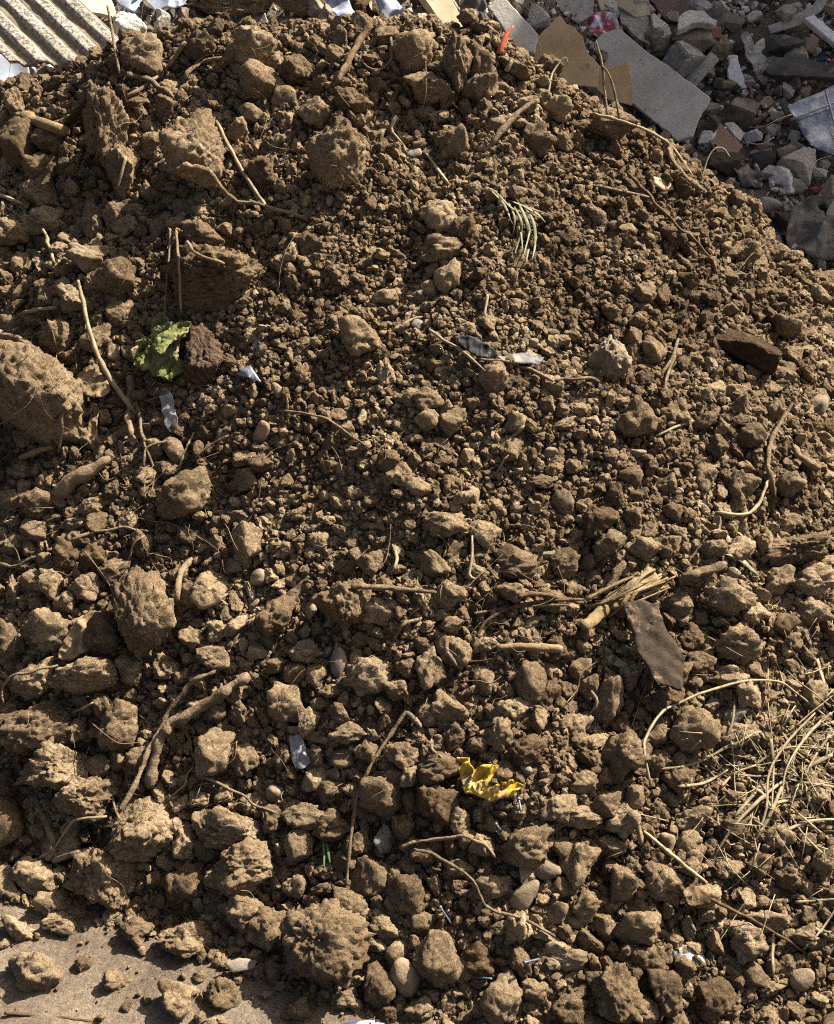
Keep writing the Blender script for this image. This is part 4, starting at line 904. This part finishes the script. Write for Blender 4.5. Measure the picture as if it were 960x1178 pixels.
# tuft of pale grass
def ribbon(pts, w, lift, mat, parent, base, name='blade'):
    P, t = lie(pts, lift); c = spline(P, 14); px = t.mean() / FPX
    R = np.sin(np.linspace(0.6, 2.9, len(c))) * w * 0.34 * px
    V, F = tube(c, R, 6, 0.16); new_obj(name, V - base, F, mat, parent)
base = lie([(588, 238)], 4)[0][0]; g = empty('grass_tuft', base); tag(g, 'uprooted tuft of pale green grass blades on upper middle slope', 'grass tuft')
for pts, w in [([(566, 220), (580, 235), (590, 258)], 5), ([(572, 222), (590, 240), (612, 246)], 4), ([(590, 232), (606, 238), (636, 248)], 4), ([(592, 238), (600, 256), (597, 276), (591, 297)], 5), ([(598, 236), (607, 258), (609, 280), (605, 303)], 7),
               ([(604, 238), (614, 256), (616, 280), (612, 300)], 6), ([(584, 230), (592, 250), (590, 272)], 4), ([(600, 236), (618, 246), (628, 256)], 4), ([(586, 236), (598, 262), (602, 290)], 4), ([(606, 240), (610, 262), (601, 300)], 4)]:
    ribbon(pts, w, rng.uniform(5, 12), 'blade', g, base)
base = lie([(373, 995)], 3)[0][0]; g = empty('green_sprout', base); tag(g, 'two short green grass blades below the long bent twig', 'grass')
for pts in ([(372, 968), (373, 982), (373, 998)], [(376, 970), (378, 982), (380, 993)]): ribbon(pts, 5, 6, 'blade_green', g, base)
# pale blue nails
def nail(a, b, label):
    P, t = lie([a, b], 7); px = t.mean() / FPX; V, F = tube(spline(P, 6), np.full(6, 1.15 * px), 8)
    e = empty('plastic_peg', P[0]); tag(e, label, 'plastic peg'); new_obj('shaft', V - P[0], F, 'nail', e)
    d = (P[1] - P[0]) / np.linalg.norm(P[1] - P[0]); V, F = tube(np.array([P[0] - d * px * 1.5, P[0] + d * px * 1.2]), np.array([2.0, 2.0]) * px, 10); new_obj('head', V - P[0], F, 'nail', e)
nail((571, 948), (584, 965), 'pale blue plastic peg just below the yellow wrapper'); nail((597, 919), (600, 934), 'short whitish peg at right tip of the yellow wrapper')
nail((507, 1044), (521, 1065), 'pale blue peg above the large angular clod'); nail((539, 1123), (566, 1126), 'blue peg lying flat near the bottom middle'); nail((604, 1107), (621, 1103), 'pale blue peg by the bottom right of the middle clods')

# ------------------------------------------------------------------ rubble behind: chips, then the pieces one can pick out
def rsample(n, x0=-1.9, x1=2.4, y0=2.5, y1=5.2):
    x = rng.uniform(x0, x1, n); y = rng.uniform(y0, y1, n); z = RF(x, y); return np.stack([x, y, z], 1)
pcR = proto_coll('chip_form', [(lambda h, i: (h[0] * np.array([1, 1.2, 0.22 if i % 3 == 0 else 0.8]), h[1]))(hullchunk(3400 + i), i) for i in range(18)], 'chip', False)
pr1 = rsample(2600); r1 = 0.012 + 0.028 * rng.uniform(0, 1, 2600) ** 2.2; pr2 = rsample(24000); r2 = 0.003 + 0.009 * rng.uniform(0, 1, 24000) ** 1.8
pr1[:, 2] += r1 * 0.3; pr2[:, 2] += r2 * 0.3
scatter('rubble_chips', [(pr1, r1, pcR), (pr2, r2, pcR)], ('broken grey and brown rubble chips on the shaded mound', 'rubble'))

def slab(name, label, cat, poly, mat, normal, thick, lift=6, seed=0, amp=0.0, cuts=0, chip=0.0, group=None, parent=None):
    """a board: outline on a tilted plane, with real thickness in metres"""
    poly = np.asarray(poly, float); c = poly.mean(0)
    t, d = march(RF, [c[0]], [c[1]], 2.0, 8.0, 900); n = np.asarray(normal, float); n /= np.linalg.norm(n); px = t[0] / FPX
    p0 = CAMP + d[0] * (t[0] - lift * px)
    if chip:
        r = np.random.RandomState(seed + 40); q = []
        for i in range(len(poly)):
            a, b = poly[i], poly[(i + 1) % len(poly)]; k = max(1, int(np.hypot(*(b - a)) / 6)); q.append(a)
            for j in range(1, k): q.append(a + (b - a) * j / k + r.normal(0, chip, 2))
        poly = np.array(q)
    D = rays(poly[:, 0], poly[:, 1]); tt = ((p0 - CAMP) @ n) / (D @ n); V = CAMP + D * tt[:, None]
    bm = bmesh.new(); f = bm.faces.new([bm.verts.new(tuple(x)) for x in V]); bm.normal_update()
    if f.normal @ Vector(n) < 0: f.normal_flip()
    r = bmesh.ops.extrude_face_region(bm, geom=[f]); bmesh.ops.translate(bm, verts=[e for e in r['geom'] if isinstance(e, bmesh.types.BMVert)], vec=Vector(n) * thick)
    bmesh.ops.recalc_face_normals(bm, faces=bm.faces[:])
    bmesh.ops.bevel(bm, geom=bm.edges[:], offset=min(0.0025, thick * 0.2), segments=1, affect='EDGES')
    me = bpy.data.meshes.new(name); bm.to_mesh(me); bm.free(); me.materials.append(M[mat])
    o = bpy.data.objects.new(name, me); C.objects.link(o); recentre(o)
    if parent: o.parent = parent; o.location = o.location - parent.location
    elif label: tag(o, label, cat, group)
    return o
def rblock(name, label, cat, u, v, w, h, dpt, mat, rot, lift, seed):
    """a broken block: cuboid (w,h,dpt in px), chipped edges"""
    t, d = march(RF, [u], [v], 2.0, 8.0, 900); px = t[0] / FPX; p = CAMP + d[0] * (t[0] - lift * px)
    bm = bmesh.new(); bmesh.ops.create_cube(bm, size=1.0); bmesh.ops.bevel(bm, geom=bm.edges[:], offset=0.05, segments=2, affect='EDGES')
    bmesh.ops.triangulate(bm, faces=bm.faces[:])
    for k in range(4): bmesh.ops.subdivide_edges(bm, edges=[e for e in bm.edges if e.calc_length() > 0.12], cuts=1); bmesh.ops.triangulate(bm, faces=bm.faces[:])
    co = np.array([q.co[:] for q in bm.verts]); k = 1 + 0.05 * fbm(co * 3 + seed, 3, seed) - 0.12 * np.maximum(fbm(co * 2.2 + seed * 3, 2, seed) - 0.25, 0) * 3
    co = co * k[:, None] * np.array([w, dpt, h]) * px
    for q, x in zip(bm.verts, co): q.co = x
    me = bpy.data.meshes.new(name); bm.to_mesh(me); bm.free(); me.materials.append(M[mat])
    o = bpy.data.objects.new(name, me); C.objects.link(o); o.location = p; o.rotation_euler = [math.radians(a) for a in rot]
    if label: tag(o, label, cat)
    return o
# right-hand side, in the shade
slab('wall_panel', 'large flat grey board leaning behind the right shoulder of the heap', 'board', [(684, 52), (692, 42), (713, 35), (735, 54), (818, 115), (803, 142), (797, 160), (780, 165), (738, 130), (700, 104)], 'plaster', (-0.25, -0.62, 0.74), 0.014, 40, 1, chip=0.5)
slab('cardboard_piece', 'big torn brown cardboard standing at the top right of the heap', 'cardboard', [(606, 52), (612, 49), (644, 18), (652, 28), (662, 33), (671, 43), (676, 62), (690, 76), (688, 100), (640, 100), (612, 80)], 'cardboard', (-0.15, -0.85, 0.5), 0.005, 42, 2, chip=0.5)
slab('cardboard_piece', 'smaller curved brown cardboard in front of the grey board', 'cardboard', [(684, 76), (705, 78), (722, 70), (727, 88), (729, 102), (727, 122), (700, 115), (684, 100)], 'cardboard', (-0.1, -0.85, 0.5), 0.005, 50, 3, chip=0.5)
sheet('printed_wrapper', 'crumpled red and white printed wrapper above the grey board', 'wrapper', [(668, 22), (678, 16), (705, 15), (716, 30), (702, 34), (694, 46), (684, 46), (672, 36)], 'redwhite', 5, 0.05, 18, 0.8, 4, 31, F=RF, normal=(-0.1, -0.7, 0.7))
slab('beige_board', 'beige board at the top edge above the red wrapper', 'board', [(682, -8), (735, -8), (749, 22), (730, 24), (712, 12), (690, 16)], 'beige_board', (0, -0.7, 0.7), 0.02, 8, 4, chip=0.5)
slab('maroon_panel', 'dark maroon board at the top edge right of the beige board', 'board', [(737, -8), (788, -8), (793, 14), (781, 24), (768, 30), (746, 4)], 'maroon', (0.1, -0.7, 0.7), 0.018, 7, 5, chip=0.5)
slab('plaster_piece', 'rounded smooth grey plaster piece behind the grey board', 'plaster', [(712, 18), (718, 12), (730, 13), (745, 24), (752, 40), (748, 58), (735, 50), (714, 32)], 'concrete', (-0.1, -0.6, 0.8), 0.02, 9, 6, chip=0.8)
slab('plaster_piece', 'grey plaster shard under the maroon board', 'plaster', [(748, 20), (752, 18), (768, 32), (772, 42), (764, 48), (750, 34)], 'concrete_light', (0.1, -0.6, 0.8), 0.015, 11, 7, chip=0.8)
one_lump('mortar_lump', 'crumbly tan mortar lump above the grey board edge', 'mortar', 757, 50, 36, 34, 'stained', 7101, 'crumbly', 0.4, 20, 6, 0.8, 4, RF)
o = one_lump('concrete_chunk', 'large grey concrete chunk with olive stained broken face', 'concrete', 800, 42, 54, 44, 'stained', 7102, 'chunk', 0.6, -10, 5, 0.9, 5, RF)
slab('concrete_piece', 'flat light grey concrete piece lying over the stained chunk', 'concrete', [(780, 26), (792, 18), (808, 19), (824, 31), (820, 36), (800, 33), (788, 38), (778, 42)], 'concrete_light', (0.0, -0.45, 0.9), 0.025, 26, 8, chip=0.8)
slab('brick_shard', 'small red brick shard beside the stained concrete chunk', 'brick', [(815, 36), (827, 32), (827, 46), (818, 46)], 'brick', (0.2, -0.8, 0.5), 0.02, 16, 9, chip=0.5)
one_lump('mortar_lump', 'pale lumpy mortar right of the red brick shard', 'mortar', 829, 56, 24, 34, 'limestone', 7103, 'crumbly', 0.5, 20, 5, 0.8, 4, RF)
rblock('concrete_block', 'broken square grey concrete block beside the grey board', 'concrete', 787, 70, 34, 32, 30, 'concrete', (20, 18, 30), 14, 1)
rblock('concrete_bar', 'narrow concrete bar leaning against the square block', 'concrete', 807, 82, 44, 9, 14, 'concrete_light', (10, -48, 10), 16, 2)
slab('chalky_board', 'white chipped board fragment standing in the rubble', 'board', [(836, 67), (841, 65), (848, 66), (852, 84), (859, 104), (841, 107), (837, 90)], 'white_board', (-0.1, -0.8, 0.6), 0.018, 14, 10, chip=0.6)
rblock('concrete_block', 'dark pitted concrete block below the white chipped board', 'concrete', 854, 131, 30, 28, 24, 'stained', (15, 14, -22), 12, 3)
slab('brown_tile', 'flat brown board below the grey board corner', 'board', [(811, 160), (827, 143), (855, 170), (842, 186), (826, 180)], 'brown_board', (-0.1, -0.55, 0.83), 0.012, 14, 11, chip=0.4)
slab('grey_tile', 'small light grey tile right of the brown board', 'tile', [(832, 144), (843, 143), (856, 156), (851, 165), (846, 162)], 'concrete_light', (0.1, -0.5, 0.85), 0.012, 15, 12, chip=0.4)
slab('metal_flashing', 'long bent pale metal flashing at the top right', 'metal', [(883, 31), (908, 22), (936, 6), (943, -8), (958, -8), (944, 14), (918, 31), (886, 40)], 'cloth_grey', (-0.1, -0.75, 0.65), 0.008, 26, 13)
slab('white_plank', 'white painted plank pointing down right at the right edge', 'plank', [(922, 25), (933, 21), (985, 64), (985, 78)], 'white_board', (0.2, -0.65, 0.75), 0.02, 18, 14, chip=0.3)
one_lump('rotten_log', 'dark rotten log under the pale metal flashing', 'log', 893, 54, 62, 27, 'charcoal', 7104, 'chunk', 0.5, 6, 6, 0.8, 4, RF)
slab('dark_plank', 'charred dark plank crossing to the right edge', 'plank', [(877, 85), (893, 70), (920, 72), (985, 82), (985, 96), (930, 93), (884, 91)], 'charcoal', (0.0, -0.6, 0.8), 0.02, 18, 15, chip=0.5)
slab('dark_strip', 'narrow dark strip of wood left of the galvanised sheet', 'wood', [(897, 116), (903, 114), (922, 158), (914, 166)], 'charcoal', (-0.2, -0.7, 0.7), 0.012, 14, 16, chip=0.3)
gm = sheet('metal_sheet', 'dented shiny galvanised metal sheet at the right edge', 'metal sheet', [(906, 122), (920, 116), (945, 106), (968, 94), (985, 92), (985, 182), (950, 176), (932, 168), (918, 144)], 'galv', 2.2, 0.045, 44, 1.2, 4, 41, F=RF, normal=(-0.1, -0.62, 0.78), folds=0.5, rnd=0, side=0.1)
for a_, b_ in (((910, 138), (975, 112)), ((950, 104), (968, 172))):
    D_ = rays([a_[0], b_[0]], [a_[1], b_[1]]); gn = np.array((-0.1, -0.62, 0.78)); gn /= np.linalg.norm(gn); g0 = np.array(gm.location) + gn * 0.007
    Q = CAMP + D_ * (((g0 - CAMP) @ gn) / (D_ @ gn))[:, None]; V, F = tube(spline(Q, 10), np.full(10, 0.004), 6); new_obj('seam', V - np.array(gm.location), F, 'galv', gm)
one_lump('concrete_chunk', 'rounded grey concrete lump below the galvanised sheet', 'concrete', 916, 191, 46, 44, 'concrete', 7105, 'chunk', 0.5, 10, 6, 0.8, 4, RF)
one_lump('concrete_chunk', 'small smooth grey stone by the heap edge above the plastic sheet', 'concrete', 884, 238, 30, 22, 'concrete', 7106, 'pebble', 0.5, 10, 6, 0.8, 4, RF)
sheet('plastic_sheet', 'crumpled translucent grey plastic sheet at the right edge', 'plastic', [(900, 268), (912, 245), (926, 226), (945, 240), (975, 262), (975, 296), (940, 300), (915, 292)], 'grey_film', 8, 0.05, 40, 0.8, 4, 33, folds=0.5, F=RF, normal=(0, -0.6, 0.8))
sheet('cloth_strip', 'twisted grey cloth strip hanging past the white chipped board', 'cloth', [(850, 37), (862, 38), (870, 60), (876, 78), (882, 95), (890, 112), (880, 108), (871, 88), (860, 66)], 'cloth_grey', 4, 0.06, 16, 1.0, 3, 34, F=RF, normal=(0, -0.7, 0.7))
sheet('plastic_sheet', 'small crumpled grey film under the brown board', 'plastic', [(842, 196), (860, 190), (880, 204), (876, 216), (855, 216)], 'grey_film', 5, 0.05, 10, 0.8, 3, 35, F=RF, normal=(0, -0.6, 0.8))
one_lump('white_foam', 'small white foam bit below the grey concrete lump', 'foam', 899, 220, 11, 9, 'white_scrap', 7107, 'chunk', 0.9, 0, 5, 0.8, 3, RF)
one_lump('red_scrap', 'small red plastic scrap above the grey plastic sheet', 'plastic', 938, 219, 13, 9, 'red', 7108, 'chunk', 0.9, 0, 5, 0.8, 3, RF)
one_lump('red_scrap', 'dark red scrap at the right edge above the dark plank', 'plastic', 956, 74, 12, 11, 'red', 7109, 'chunk', 0.9, 0, 5, 0.8, 3, RF)
one_lump('blue_scrap', 'dark blue scrap above the dark plank', 'plastic', 945, 70, 13, 9, 'blue', 7110, 'chunk', 0.9, 0, 5, 0.8, 3, RF)
one_lump('white_foam', 'white crumbly foam piece right of the brown board', 'foam', 870, 178, 14, 12, 'white_scrap', 7111, 'chunk', 0.9, 0, 5, 0.8, 3, RF)
# top middle
slab('wooden_plank', 'pale beige plank end poking up behind the crest', 'plank', [(474, -10), (508, -10), (530, 30), (528, 50), (512, 44)], 'beige_board', (0.3, -0.75, 0.6), 0.03, 30, 17, chip=0.3)
slab('wooden_plank', 'weathered grey plank left of the big cardboard', 'plank', [(562, 12), (578, -2), (620, 44), (616, 66), (596, 60)], 'plaster', (-0.1, -0.7, 0.7), 0.02, 22, 18, chip=0.4)
one_lump('concrete_chunk', 'grey concrete chunk between the grey plank and cardboard', 'concrete', 618, 22, 36, 32, 'concrete', 7112, 'chunk', 0.6, 15, 5, 0.8, 4, RF)
slab('blue_grey_panel', 'blue-grey board at the top edge above the cardboard', 'board', [(630, -10), (684, -10), (682, 20), (664, 30), (648, 20)], 'cloth_grey', (0, -0.7, 0.7), 0.015, 9, 19, chip=0.4)
one_lump('rubbish_bag', 'dark crumpled bag behind the crest right of the beige plank', 'bag', 546, 16, 40, 44, 'charcoal', 7113, 'crumbly', 0.7, 0, 4, 0.9, 4, RF)
P, t = lie([(574, 62), (581, 44), (591, 30)], 5, False); px = t.mean() / FPX; c = spline(P, 12); V, F = tube(c, np.array([3.2, 3.6, 3.8, 3.9, 3.8, 3.6, 3.4, 3.0, 2.4, 1.7, 1.2, 0.8])[:len(c)] * px, 9)
tag(recentre(new_obj('orange_peg', V, F, 'orange')), 'small orange plastic peg sticking up from the crest', 'peg')
sheet('white_bag', 'white plastic bag behind the crest right of centre', 'bag', [(428, -8), (452, -8), (466, 18), (458, 34), (440, 30)], 'blue_white', 5, 0.04, 22, 1, 3, 36, F=RF, normal=(0.1, -0.8, 0.6))
sheet('white_bag', 'white plastic strip behind the crest at top centre', 'bag', [(376, -8), (398, -8), (408, 18), (400, 30), (388, 26)], 'blue_white', 5, 0.04, 22, 1, 3, 37, F=RF, normal=(0.1, -0.8, 0.6))
one_lump('soil_mound', 'rounded brown earth lump between the two white bags', 'soil lump', 420, 8, 40, 34, 'clod_dark', 7114, 'crumbly', 0.6, 0, 6, 0.9, 4, RF)
one_lump('soil_mound', 'broad blurred earth mound behind the crest left of centre', 'soil lump', 268, 4, 110, 34, 'clod', 7115, 'crumbly', 0.5, 0, 8, 0.5, 5, RF)
one_lump('soil_mound', 'earth lump behind the crest above the dark upright stick', 'soil lump', 345, 8, 60, 30, 'clod', 7116, 'crumbly', 0.5, 0, 8, 0.5, 4, RF)
# top left: corrugated sheet in the sun
t, d = march(RF, [65], [45], 2, 8, 900); nrm = np.array([0.05, -0.48, 0.88]); nrm /= np.linalg.norm(nrm); p0 = CAMP + d[0] * (t[0] - 30 * t[0] / FPX)
def onp(u, v):
    D = rays([u], [v])[0]; return CAMP + D * (((p0 - CAMP) @ nrm) / (D @ nrm))
Aq, Bq, Cq = onp(78, -12), onp(158, 64), onp(-44, -12); e1 = Bq - Aq; e2 = Cq - Aq
NS, NTt = 150, 60; s = np.linspace(0, 1.25, NS); tq = np.linspace(-0.3, 1.15, NTt); SS, TT = np.meshgrid(s, tq)
ph = SS * 122 / 33.5; fr = ph - np.floor(ph); prof = sstep(0.08, 0.26, fr) * (1 - sstep(0.58, 0.78, fr))
wob = 0.004 * fbm(P3(SS * 6, TT * 5), 3, 3).reshape(SS.shape)
VV = Aq + SS[..., None] * e2 + TT[..., None] * e1 + (prof * 0.012 + wob)[..., None] * nrm
i = np.arange(NS * NTt).reshape(NTt, NS); Fq = np.stack([i[:-1, :-1].ravel(), i[1:, :-1].ravel(), i[1:, 1:].ravel(), i[:-1, 1:].ravel()], 1).astype(np.int32)
o = new_obj('corrugated_sheet', VV.reshape(-1, 3), Fq, 'fibre'); a = o.data.attributes.new('ridge', 'FLOAT', 'POINT'); a.data.foreach_set('value', prof.ravel().astype(np.float32))
sm = o.modifiers.new('thick', 'SOLIDIFY'); sm.thickness = 0.007; sm.offset = 0
tag(recentre(o), 'corrugated grey roofing sheet speckled with lichen at the top left', 'roof sheet')
sheet('white_sheet', 'white and pale blue plastic sheet at the left edge', 'plastic', [(-40, 20), (-6, 34), (10, 45), (24, 66), (36, 82), (30, 104), (-40, 115)], 'blue_white', 3, 0.02, 42, 1, 4, 38, F=RF, normal=(0.1, -0.6, 0.8))
slab('beige_board', 'beige board lying behind the corrugated sheet', 'board', [(80, -12), (124, -12), (134, 16), (131, 24), (94, 16)], 'beige_board', (0, -0.35, 0.93), 0.012, 12, 20, chip=0.3)
sheet('white_cloth', 'pale blue-white sheet at the top edge behind the grey lump', 'cloth', [(126, -12), (216, -12), (214, 10), (180, 14), (152, 16), (138, 8)], 'blue_white', 3, 0.03, 12, 1, 3, 39, F=RF, normal=(0, -0.6, 0.8))
one_lump('concrete_chunk', 'rough grey concrete lump behind the crest at top left', 'concrete', 150, 34, 42, 36, 'concrete_light', 7117, 'angular', 0.7, 10, 5, 0.8, 4, RF)
# loose pieces of concrete in the shade
FR = [(775, 20), (810, 8), (690, 66), (762, 62), (842, 172), (870, 140), (902, 240), (950, 232), (838, 100), (880, 60), (915, 65), (930, 52), (742, 14), (704, 8), (768, 78), (826, 110), (818, 128), (882, 118), (890, 150), (866, 158), (905, 178), (940, 178), (888, 200), (860, 230), (920, 215), (868, 20), (845, 30), (852, 52), (905, 105), (925, 108), (940, 200), (955, 215), (880, 172), (830, 86), (895, 135), (862, 96), (912, 12), (832, 8), (660, 8), (878, 185), (948, 190), (955, 10)]
FRL = {}
for i, (u, v) in enumerate(FR):
    w = rng.uniform(14, 27); o = one_lump('rubble_fragment', None, None, u, v, w, w * rng.uniform(0.6, 1.0), ['concrete', 'concrete_light', 'stained', 'charcoal', 'concrete', 'brown_board'][i % 6], 7200 + i, 'chunk', 0.7, rng.uniform(-40, 40), 5, 0.8, 3, RF)
    near = min([('white chipped board', 848, 86), ('galvanised sheet', 938, 140), ('pitted concrete block', 854, 131), ('rotten log', 893, 54), ('large grey board', 760, 100), ('maroon board', 768, 8), ('grey concrete lump', 916, 191), ('grey plastic sheet', 938, 262), ('brown board', 833, 165)], key=lambda q: math.hypot(u - q[1], v - q[2]))
    dx, dy = u - near[1], v - near[2]; wd = ('right of' if dx > 0 else 'left of') if abs(dx) > abs(dy) else ('below' if dy > 0 else 'above')
    FRL.setdefault(f"small {['grey', 'pale grey', 'stained brown', 'blackened', 'dull grey', 'reddish brown'][i % 6]} rubble fragment {wd} the {near[0]}", []).append((math.hypot(dx, dy), i, o))
for lb, its in FRL.items():
    for k, it in enumerate(sorted(its)): tag(it[2], lb if len(its) == 1 else lb + ', ' + ORD[k], 'rubble', 'rubble fragments in the shade')

# ------------------------------------------------------------------ unseen tall wall, added beyond the right edge to shade the rubble
WX, WY0, WY1, WH = 3.05, 4.18, 9.5, 4.15
wl = empty('added_shade_wall', (WX, WY0, 0)); tag(wl, 'unseen tall grey wall added at the right to shade the rubble', 'wall')
def boxp(name, x0, x1, y0, y1, z0, z1, mat, parent):
    V = [(x - WX, y - WY0, z) for x in (x0, x1) for y in (y0, y1) for z in (z0, z1)]
    return new_obj(name, V, [(0, 1, 3, 2), (4, 6, 7, 5), (0, 4, 5, 1), (2, 3, 7, 6), (0, 2, 6, 4), (1, 5, 7, 3)], mat, parent, False)
boxp('shade_wall_body', WX, WX + 0.25, WY0, WY1, -0.1, WH - 0.08, 'wall', wl); boxp('shade_wall_coping', WX - 0.04, WX + 0.29, WY0 - 0.04, WY1 + 0.04, WH - 0.08, WH, 'concrete', wl)
for k in range(4): boxp('shade_wall_pier', WX - 0.08, WX - 0.002, WY0 + 0.1 + k * 1.5, WY0 + 0.4 + k * 1.5, -0.1, WH - 0.1, 'wall', wl)
flush()
